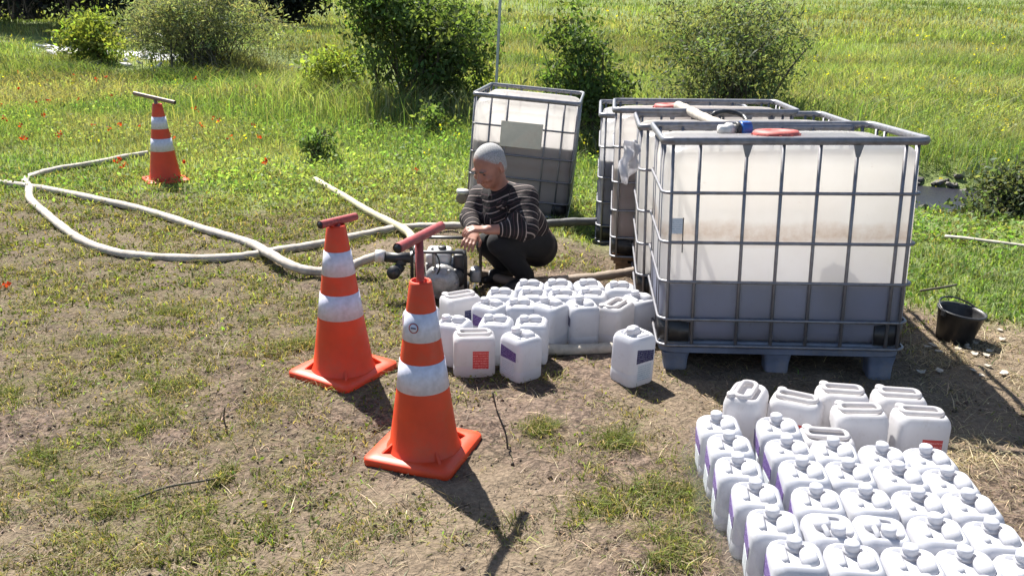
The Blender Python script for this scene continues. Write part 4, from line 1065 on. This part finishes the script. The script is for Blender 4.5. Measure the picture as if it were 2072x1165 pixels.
# ------------------------------------------------------------------ bushes
def bush(name, label, cat, px, py, Y, w, h, leafc, n_clump, per, lsize, asp, seed, group=None, flat_top=0, stems=10, clump_r=.16, shape=1.0, zoff=0.0):
    global rng
    keep = rng; rng = np.random.default_rng(seed)
    p_ = AT(px, py, Y); x0 = p_.x; z0 = H(x0, Y)+zoff
    t = empty(name, (x0, Y, z0), 0, label, cat, group)
    nl = 9 if n_clump > 150 else 6
    lc = np.stack([rng.uniform(-.5, .5, nl)*w*.62, rng.uniform(-.5, .5, nl)*w*.5, h*rng.uniform(.22, .80, nl)], -1); lc[0] = (0, 0, h*.45)
    lr = rng.uniform(.24, .42, nl)*min(w, h*1.3)*.62; lr[0] = min(w, h)*.40
    lc[:, :2] *= (1-.75*shape*np.clip(lc[:, 2:]/h-.45, 0, 1))
    li = rng.choice(nl, n_clump, p=lr**2/(lr**2).sum())
    u = rng.normal(size=(n_clump, 3)); u /= np.linalg.norm(u, axis=1, keepdims=True); rr = rng.random((n_clump, 1))**.38
    c = lc[li] + u*rr*lr[li][:, None]*np.array([1.1, 1.0, 1.0])
    sp_ = rng.random(n_clump) < .10; c[sp_] = lc[li][sp_] + (c[sp_]-lc[li][sp_])*rng.uniform(1.15, 1.6, (sp_.sum(), 1))     # loose sprigs
    c[:, 2] = np.abs(c[:, 2])
    n = n_clump*per; cl = np.repeat(np.arange(n_clump), per)
    off = rng.normal(size=(n, 3))*clump_r*np.array([1, 1, .75])
    pos = c[cl]+off; pos[:, 2] = np.maximum(pos[:, 2], .02)
    cc_ = jit(leafc, n_clump, .22, .08)[cl]*np.exp(rng.normal(size=(n, 1))*.18)
    V, T, C = leaf_tris(pos, lsize*(.45+1.1*rng.random(n)), asp, .35, cc_)
    tri_obj('crown', V, T, C, M['leaf'], None, parent=t)
    mb = MB(); sel = rng.choice(n_clump, min(n_clump, stems*7), False)
    for i, k in enumerate(sel):
        e_ = Vector(c[k]); b0 = Vector((rng.normal()*.08*w, rng.normal()*.08*w, -.05)); m1 = b0.lerp(e_, .5)+Vector((rng.normal()*.04, rng.normal()*.04, .10*h))
        r0 = (.022 if i < stems else .009)*max(.7, h/1.6)
        mb.tube(spline([b0, m1, e_], 4), [r0*(1-.8*j/8) for j in range(9)], 5)
    mb.obj('trunk', M['bark'], t)
    KEEP.append((x0, Y, w*.18)); rng = keep
    return t
DG = (.105, .150, .058); GG = (.195, .212, .145); YG = (.20, .24, .07); MG = (.105, .15, .056)
GBU = 'bushes behind the tanks'
bush('willow_bush', 'big grey-green willow bush at upper left beside the bright stream', 'bush', 425, 60, 19.5, 4.6, 2.2, GG, 420, 46, .10, .22, 11, None, stems=14, clump_r=.17)
bush('small_bush', 'small yellow-green bush left of the grey-green willow', 'bush', 200, 70, 21.0, 2.3, 1.15, YG, 120, 34, .10, .45, 12, None, clump_r=.15)
bush('leafy_bush', 'tall dark green bush above the grass left of the metal pole', 'bush', 832, 60, 13.6, 2.5, 2.2, DG, 330, 44, .085, .45, 13, GBU, stems=12, clump_r=.13, shape=.6)
bush('low_bush', 'low yellow-green bush leaning on the left of the tall dark bush', 'bush', 660, 90, 14.6, 1.3, 1.0, YG, 80, 40, .075, .5, 14, None, clump_r=.11)
bush('low_bush', 'small light bush just left of the metal pole', 'bush', 975, 85, 15.5, .55, .95, YG, 50, 36, .07, .5, 15, None, clump_r=.10)
bush('slender_bush', 'slender twiggy dark bush above the gap between the tanks', 'bush', 1205, 60, 12.6, 1.35, 2.3, MG, 170, 38, .075, .45, 16, GBU, stems=12, clump_r=.10, shape=1.2)
bush('round_bush', 'broad rounded grey-green bush behind the row of tanks', 'bush', 1495, 90, 12.7, 3.5, 1.95, (.135, .158, .092), 330, 46, .07, .32, 17, GBU, stems=14, clump_r=.13, shape=.9, zoff=.1)
bush('right_bush', 'low dense bush beside the muddy ditch at the right edge', 'bush', 2030, 440, 7.7, 1.2, .52, (.11, .13, .08), 130, 44, .05, .45, 18, None, clump_r=.09)
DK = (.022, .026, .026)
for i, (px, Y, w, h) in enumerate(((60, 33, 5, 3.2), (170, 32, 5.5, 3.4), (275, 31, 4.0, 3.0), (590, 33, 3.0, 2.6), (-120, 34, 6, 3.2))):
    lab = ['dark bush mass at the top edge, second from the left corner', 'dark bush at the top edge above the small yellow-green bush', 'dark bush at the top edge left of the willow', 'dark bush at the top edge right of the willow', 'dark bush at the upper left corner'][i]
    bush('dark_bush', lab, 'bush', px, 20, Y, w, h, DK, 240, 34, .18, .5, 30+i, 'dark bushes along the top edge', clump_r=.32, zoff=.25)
for i, (px, py, w, h) in enumerate(((640, 300, .42, .42), (880, 250, .5, .45))):
    p_ = G(px, py+25)
    bush('weed_clump', ['dark leafy weed clump in the grass left of the crouching person', 'leafy weed clump in the grass left of the lone tank', 'small leafy weed clump in the grass above the hoses'][i], 'weed', px, py, p_.y, w, h, (.15, .20, .085), 26, 22, .06, .5, 50+i, None, stems=6, clump_r=.06)

# ------------------------------------------------------------------ grass, weeds, straw, clods
LOW = [(3.45, 7.1, .6), (3.7, 7.5, .7), (4.1, 7.7, .7), (4.6, 7.7, .6)]     # low growth on the banks
for (a_, b_) in ((110, 105), (150, 95), (290, 115), (300, 90), (270, 132)):
    g0 = G(a_, b_, .15)
    LOW += [(g0.x*k_, g0.y*k_, .6) for k_ in (1.0, .965, .93)]
for o in (tA, tB, tC, tE): KEEP += [(o.location.x+dx_, o.location.y+dy_, .36) for dx_ in (-.36, 0, .36) for dy_ in (-.25, .25)]
KEEP += [(D_LOC[0], D_LOC[1]+dy_, .42) for dy_ in (-.3, .2)] + [(c3.x, c3.y, .10), (bk.x, bk.y, .13)]
def ground_pts(x, y): return np.stack([x, y, Hn(x, y)-.008], -1)
def grass_col(x, y, n):
    f = fbm(x*.35+8, y*.35, 4); g_ = fbm(x*1.7+2, y*1.7, 3); h_ = fbm(x*.22+60, y*.6+4, 4)
    a = np.array([.165, .230, .080]); b_ = np.array([.265, .320, .120]); d_ = np.array([.31, .275, .155]); dk = np.array([.135, .190, .075])
    c = a[None]+(b_-a)[None]*sstep(.35, .65, f)[:, None]
    c = c+(dk-c)*(sstep(.56, .75, g_)*.6)[:, None]
    dry = sstep(.52, .66, h_)*.8*(.45+.55*sstep(8, 14, y))
    c = c+(d_-c)*dry[:, None]
    bn = fbm(x*.07+y*.03+5, y*.20+31, 4); far_ = sstep(10, 16, y)              # broad stands of different grasses on the slope
    c = c*(1-.42*(far_*sstep(.50, .62, bn))[:, None]); c = c+(np.array([.20, .185, .10])-c)*(far_*.6*sstep(.46, .36, bn))[:, None]
    c = c*np.exp(rng.normal(size=(n, 1))*.22)*(1+rng.normal(size=(n, 3))*.08)
    br = rng.random(n) < .10; c[br] = c[br]*.4+np.array([.36, .32, .18])*.6
    return np.clip(c, .01, .7)
def meadow(name, n, y0, y1, p, h0, h1, w0, w1, label, cat='grass', wide=.74):
    x, y = scatter(n, y0, y1, p, wide)
    fv_ = far_veg(x, y)*clear(x, y); dd = ditch_dist(x, y); wd = 1+.02*np.maximum(0, y-10)
    k = (rng.random(n) < fv_) & (dd > 1.12*wd); x, y = x[k], y[k]; n = len(x)
    tall = .30+.70*sstep(8.5, 12.5, y+1.6*(x > 2.2)) ; tall = tall*(.6+.8*fbm(x*.7+21, y*.7, 3))
    h = (h0+(h1-h0)*rng.random(n)**1.4)*tall
    for (lx, ly, lr_) in LOW: h = h*(1-.78*np.clip(1.5-np.hypot(x-lx, y-ly)/lr_, 0, 1)**.5)**.8
    h = np.maximum(h, .02)
    w = w0+(w1-w0)*rng.random(n)
    blades(name, ground_pts(x, y), h, w, .1+.35*rng.random(n), .15+.75*rng.random(n), grass_col(x, y, n), M['grass'], 'stuff', label, cat)
meadow('meadow_grass', 215000, 4.6, 13.5, .6, .09, .34, .005, .011, 'bright green grass around and behind the tanks')
meadow('meadow_grass_far', 160000, 13.5, 32, .9, .13, .40, .010, .020, 'tall green meadow grass in the middle distance')
meadow('meadow_grass_hill', 115000, 30, 130, 1.3, .16, .42, .02, .05, 'green meadow grass on the hillside in the distance')
# tall seeding grass round the feet of the bushes
pts_ = []
for o in [o_ for o_ in bpy.data.objects if o_.parent is None and o_.name.split('.')[0] in ('leafy_bush', 'slender_bush', 'round_bush', 'low_bush')]:
    w_ = max(v_[0] for v_ in [c_.bound_box[4] for c_ in o.children if c_.name.startswith('crown')]); m_ = int(1500*w_)
    pts_.append(np.stack([o.location.x+rng.normal(size=m_)*w_*.75, o.location.y-.25*w_+rng.normal(size=m_)*w_*.42], -1))
pts_.append(np.stack([-5.6+rng.normal(size=2600)*1.0, 20.0+rng.normal(size=2600)*.5], -1))
pts_ = np.concatenate(pts_); n = len(pts_); x, y = pts_[:, 0], pts_[:, 1]
tc_ = grass_col(x, y, n)*np.array([.9, .92, .9]); k = rng.random(n) < .3; tc_[k] = jit((.30, .30, .19), int(k.sum()), .2, .05)
blades('tall_seeding_grass', ground_pts(x, y), .30+.42*rng.random(n), .008+.012*rng.random(n), .05+.2*rng.random(n), .1+.5*rng.random(n), tc_, M['grass'], 'stuff', 'tall seeding grass around the feet of the bushes', 'grass')
# leafy ground cover between the grass
n = 150000; x, y = scatter(n, 4.8, 17, .5); k = (rng.random(n) < far_veg(x, y)*clear(x, y)*sstep(.33, .62, fbm(x*1.1+33, y*1.1, 3))) & (ditch_dist(x, y) > 1.15); x, y = x[k], y[k]; n = len(x)
P = ground_pts(x, y); P[:, 2] += rng.random(n)**1.5*(.05+.16*sstep(7, 11, y))+.01
V, T, C = leaf_tris(P, .022+.035*rng.random(n), .55, .2, grass_col(x, y, n)*np.array([.88, 1.0, .9]))
tri_obj('leafy_weeds', V, T, C, M['leaf'], 'stuff', 'leafy green weeds mixed into the grass', 'weeds')
# short tufts and moss on the trampled soil
n = 420000; x, y = scatter(n, 1.7, 9.0, .5, .66); nvv = near_veg(x, y)*(1-.6*far_veg(x, y))*clear(x, y)
tuft = sstep(.42, .62, fbm(x*6+3, y*6, 3))
k = rng.random(n) < np.maximum(.02, nvv*(.12+.88*tuft))*.75; x, y = x[k], y[k]; n = len(x)
cols = jit((.165, .175, .055), n, .40, .12); dr = rng.random(n) < .42-.15*sstep(4.5, 6, y); cols[dr] = jit((.27, .215, .115), int(dr.sum()), .25, .06)
blades('trampled_grass', ground_pts(x, y)+np.array([0, 0, .004]), (.010+.045*rng.random(n)**1.6)*(1+.16*np.maximum(0, y-3.2)), (.0022+.0038*rng.random(n))*(1+.30*np.maximum(0, y-3.2)), .3+.9*rng.random(n), .4+.9*rng.random(n), cols, M['grass'], 'stuff', 'short trampled grass and moss on the soil', 'grass')
n = 120000; x, y = scatter(n, 1.7, 9.0, .5, .66); k = (rng.random(n) < near_veg(x, y)*.9*sstep(.40, .60, fbm(x*4+13, y*4+2, 3))) & clear(x, y); x, y = x[k], y[k]; n = len(x)
P = ground_pts(x, y); P[:, 2] += .006+.02*rng.random(n)
V, T, C = leaf_tris(P, (.008+.018*rng.random(n)**2)*(1+.25*np.maximum(0, y-3.2)), .6, .1, jit((.135, .155, .045), n, .36, .12))
tri_obj('soil_weeds', V, T, C, M['leaf'], 'stuff', 'tiny weed leaves spread over the soil', 'weeds')
# brighter fresh tufts here and there
tx = []; 
for (px, py, s_) in ((1300, 1000, .20), (1430, 960, .10), (1250, 895, .05), (230, 710, .14), (120, 690, .10), (400, 1090, .20), (620, 705, .09), (1405, 1020, .10), (270, 860, .12), (180, 1010, .14), (350, 760, .12), (1100, 870, .05), (1340, 1115, .08), (540, 640, .09), (160, 1100, .12), (60, 800, .10), (480, 960, .08), (90, 930, .08), (330, 640, .1), (1190, 1040, .06)):
    g0 = G(px, py); m_ = int(1500*s_/.1)
    q_ = np.stack([g0.x+rng.normal(size=m_)*s_*.9, g0.y+rng.normal(size=m_)*s_*.8], -1)
    q_ = q_[rng.random(m_) < sstep(.50, .60, fbm(q_[:, 0]*9+px, q_[:, 1]*9+py, 3))]; tx.append(q_)
tx = np.concatenate(tx); n = len(tx)
cols = jit((.13, .155, .04), n, .28, .08); dr = rng.random(n) < .3; cols[dr] = jit((.33, .27, .14), int(dr.sum()), .2, .05)
blades('grass_tufts', ground_pts(tx[:, 0], tx[:, 1]), .02+.06*rng.random(n)**1.5, .0025+.003*rng.random(n), .2+.9*rng.random(n), .3+.9*rng.random(n), cols, M['grass'], 'stuff', 'fresh grass tufts growing on the bare soil', 'grass')
# dry straw and stalks lying flat
n = 110000; x, y = scatter(n, 1.7, 9.5, .6, .66)
sm_ = .22+.8*sstep(.50, .66, fbm(x*1.2+70, y*1.2, 4)) + 1.2*np.exp(-((x-2.4)**2+(y-4.1)**2)/1.0)+.8*np.exp(-((x-1.9)**2+(y-2.9)**2)/.25)
k = (rng.random(n) < sm_*.6*(1-.8*far_veg(x, y))); x, y = x[k], y[k]; n = len(x)
blades('dry_straw', ground_pts(x, y)+np.array([0, 0, .010]), .008+.022*rng.random(n), .0015+.0022*rng.random(n), 1.2+3.5*rng.random(n)**2, .6+1.4*rng.random(n), jit((.27, .215, .14), n, .45, .05), M['straw'], 'stuff', 'dry straw and broken stalks strewn over the soil', 'straw')
n = 165000; x, y = scatter(n, 1.75, 8.5, .55, .64)
dm = np.maximum(sstep(.38, .62, fbm(x*2.3+7, y*2.3+31, 4)), .9*sstep(-.6, -1.8, x)*sstep(4.0, 5.4, y)); k = rng.random(n) < (.10+.75*dm)*(1-.85*far_veg(x, y)); x, y = x[k], y[k]; n = len(x)
dcol = jit((.195, .140, .095), n, .42, .06); gk = rng.random(n) < .25+.45*sstep(-.5, -1.8, x)*sstep(3.6, 5.2, y); dcol[gk] = jit((.13, .135, .05), int(gk.sum()), .3, .08); bk_ = rng.random(n) < .18; dcol[bk_] = jit((.05, .036, .026), int(bk_.sum()), .3, .05)
blades('matted_dead_grass', ground_pts(x, y)+np.array([0, 0, .008]), .004+.014*rng.random(n)**1.5, .002+.003*rng.random(n), .8+3.0*rng.random(n), .8+2.5*rng.random(n), dcol, M['straw'], 'stuff', 'matted dead grass trampled into the soil', 'dead grass')
n = 9000; cx_ = rng.random(n); x = np.where(cx_ < .6, 2.45+rng.normal(size=n)*.38, 1.95+rng.normal(size=n)*.16); y = np.where(cx_ < .6, 4.15+rng.normal(size=n)*.32, 2.95+rng.normal(size=n)*.24)
k = (rng.random(n) < sstep(.42, .58, fbm(x*4, y*4+3, 3))) & clear(x, y); x, y = x[k], y[k]; n = len(x)
blades('straw_bed', ground_pts(x, y)+np.array([0, 0, .006]), .012+.05*rng.random(n)**2, .0022+.003*rng.random(n), .6+2.2*rng.random(n), .5+1.2*rng.random(n), jit((.34, .275, .175), n, .3, .05), M['straw'], 'stuff', 'bed of pale dry straw around the bucket and beside the can block', 'straw')
# clods and crumbs of soil
n = 30000; x, y = scatter(n, 1.7, 8.0, .5, .66); k = (rng.random(n) < .25+.75*sstep(.45, .65, fbm(x*2+90, y*2, 3))) & (far_veg(x, y) < .5); x, y = x[k], y[k]; n = len(x)
bm = bmesh.new(); bmesh.ops.create_cone(bm, cap_ends=False, segments=4, radius1=1, radius2=.35, depth=1.2)
bmesh.ops.triangulate(bm, faces=bm.faces[:]); bmesh.ops.holes_fill(bm, edges=[e_ for e_ in bm.edges if e_.is_boundary])
bmesh.ops.triangulate(bm, faces=bm.faces[:])
for v_ in bm.verts: v_.co *= random.uniform(.7, 1.2)
bm.verts.index_update(); bm.verts.ensure_lookup_table(); bv = np.array([v_.co[:] for v_ in bm.verts]); bt_ = np.array([[v_.index for v_ in f.verts] for f in bm.faces]); bm.free()
s_ = .003+.010*rng.random(n)**3; a = rng.random(n)*6.28
Rz = np.stack([np.cos(a), -np.sin(a), np.sin(a), np.cos(a)], -1).reshape(n, 2, 2)
Vv = np.repeat(bv[None], n, 0)*s_[:, None, None]; Vv[:, :, :2] = np.einsum('nij,nvj->nvi', Rz, Vv[:, :, :2]); Vv += (ground_pts(x, y)+np.array([0, 0, .010]))[:, None]
Tt = (np.arange(n)[:, None, None]*len(bv)+bt_[None]).reshape(-1, 3)
tri_obj('soil_crumbs', Vv.reshape(-1, 3), Tt, np.repeat(jit((.15, .118, .09), n, .4, .05), len(bv), 0), M['straw'], 'stuff', 'crumbs and clods of dry soil', 'soil')
# poppies
n = 46; px = rng.random(n)*560-20; py = 165+rng.random(n)*140; px[38:] = rng.random(8)*900; py[38:] = 230+rng.random(8)*150
pp = [(240, 352), (246, 345), (255, 355), (10, 585), (250, 360), (375, 352), (842, 360), (535, 352), (540, 345)]
px[:9] = [q_[0] for q_ in pp]; py[:9] = [q_[1] for q_ in pp]
Gp = np.array([G(a_, b_)[:] for a_, b_ in zip(px, py)]); Gp[:, 2] = Hn(Gp[:, 0], Gp[:, 1])+.12+.22*sstep(9, 13, Gp[:, 1])*rng.random(n); Gp[3, 2] = .03
rep = np.repeat(Gp, 7, 0)+rng.normal(size=(n*7, 3))*.014
V, T, C = leaf_tris(rep, .022+.016*rng.random(len(rep)), .9, .2, jit((.36, .04, .018), len(rep), .15, .05))
tri_obj('poppy_petals', V, T, C, M['leaf'], 'stuff', 'scattered red poppies in the grass at left', 'flowers')
n = 1300; x, y = scatter(n, 9, 45, .8); ymask = sstep(.55, .7, fbm(x*.3+15, y*.3, 3)); k = (rng.random(n) < .15+.85*ymask)*(far_veg(x, y) > .5); x, y = x[k], y[k]; n = len(x)
P = ground_pts(x, y); P[:, 2] += .22+.2*rng.random(n); rep = np.repeat(P, 4, 0)+rng.normal(size=(n*4, 3))*.03
V, T, C = leaf_tris(rep, (.02+.02*rng.random(len(rep)))*np.repeat(np.maximum(1, y/14), 4), .8, .2, jit((.48, .42, .04), len(rep), .15, .05))
tri_obj('yellow_flowers', V, T, C, M['leaf'], 'stuff', 'small yellow flowers dotted through the meadow', 'flowers')
# clear stretch film along the left flank of the can block
fm_ = bpy.data.materials.new('stretch_film'); fm_.use_nodes = True; nt = fm_.node_tree; nt.nodes.clear()
tr_ = nt.nodes.new('ShaderNodeBsdfTransparent'); gl_ = nt.nodes.new('ShaderNodeBsdfGlossy'); gl_.inputs['Roughness'].default_value = .18; df_ = nt.nodes.new('ShaderNodeBsdfTranslucent'); df_.inputs['Color'].default_value = (.8, .8, .8, 1)
m1 = nt.nodes.new('ShaderNodeMixShader'); m1.inputs[0].default_value = .16; nt.links.new(tr_.outputs[0], m1.inputs[1]); nt.links.new(df_.outputs[0], m1.inputs[2])
m2 = nt.nodes.new('ShaderNodeMixShader'); m2.inputs[0].default_value = .08; nt.links.new(m1.outputs[0], m2.inputs[1]); nt.links.new(gl_.outputs[0], m2.inputs[2])
oo = nt.nodes.new('ShaderNodeOutputMaterial'); nt.links.new(m2.outputs[0], oo.inputs[0])
V = []; F = []; n1, n2 = 40, 9
for i in range(n1):
    for j in range(n2):
        t = i/(n1-1); h_ = j/(n2-1); yy = 2.10+1.02*t; xb = np.interp(yy, [2.2, 2.39, 2.56, 2.73, 3.06], [.752, .738, .722, .708, .716])
        V.append((xb-.012-.03*(1-h_)**2+.008*math.sin(17*t+4*h_)+.006*math.sin(41*t+7*h_), yy, .004+.185*h_*(1+.06*math.sin(23*t))))
for i in range(n1-1):
    for j in range(n2-1): F.append((i*n2+j, (i+1)*n2+j, (i+1)*n2+j+1, i*n2+j+1))
tag(link('stretch_film', mk('stretch_film', V, F, fm_)), 'clear stretch film sagging along the left flank of the big can block', 'film')
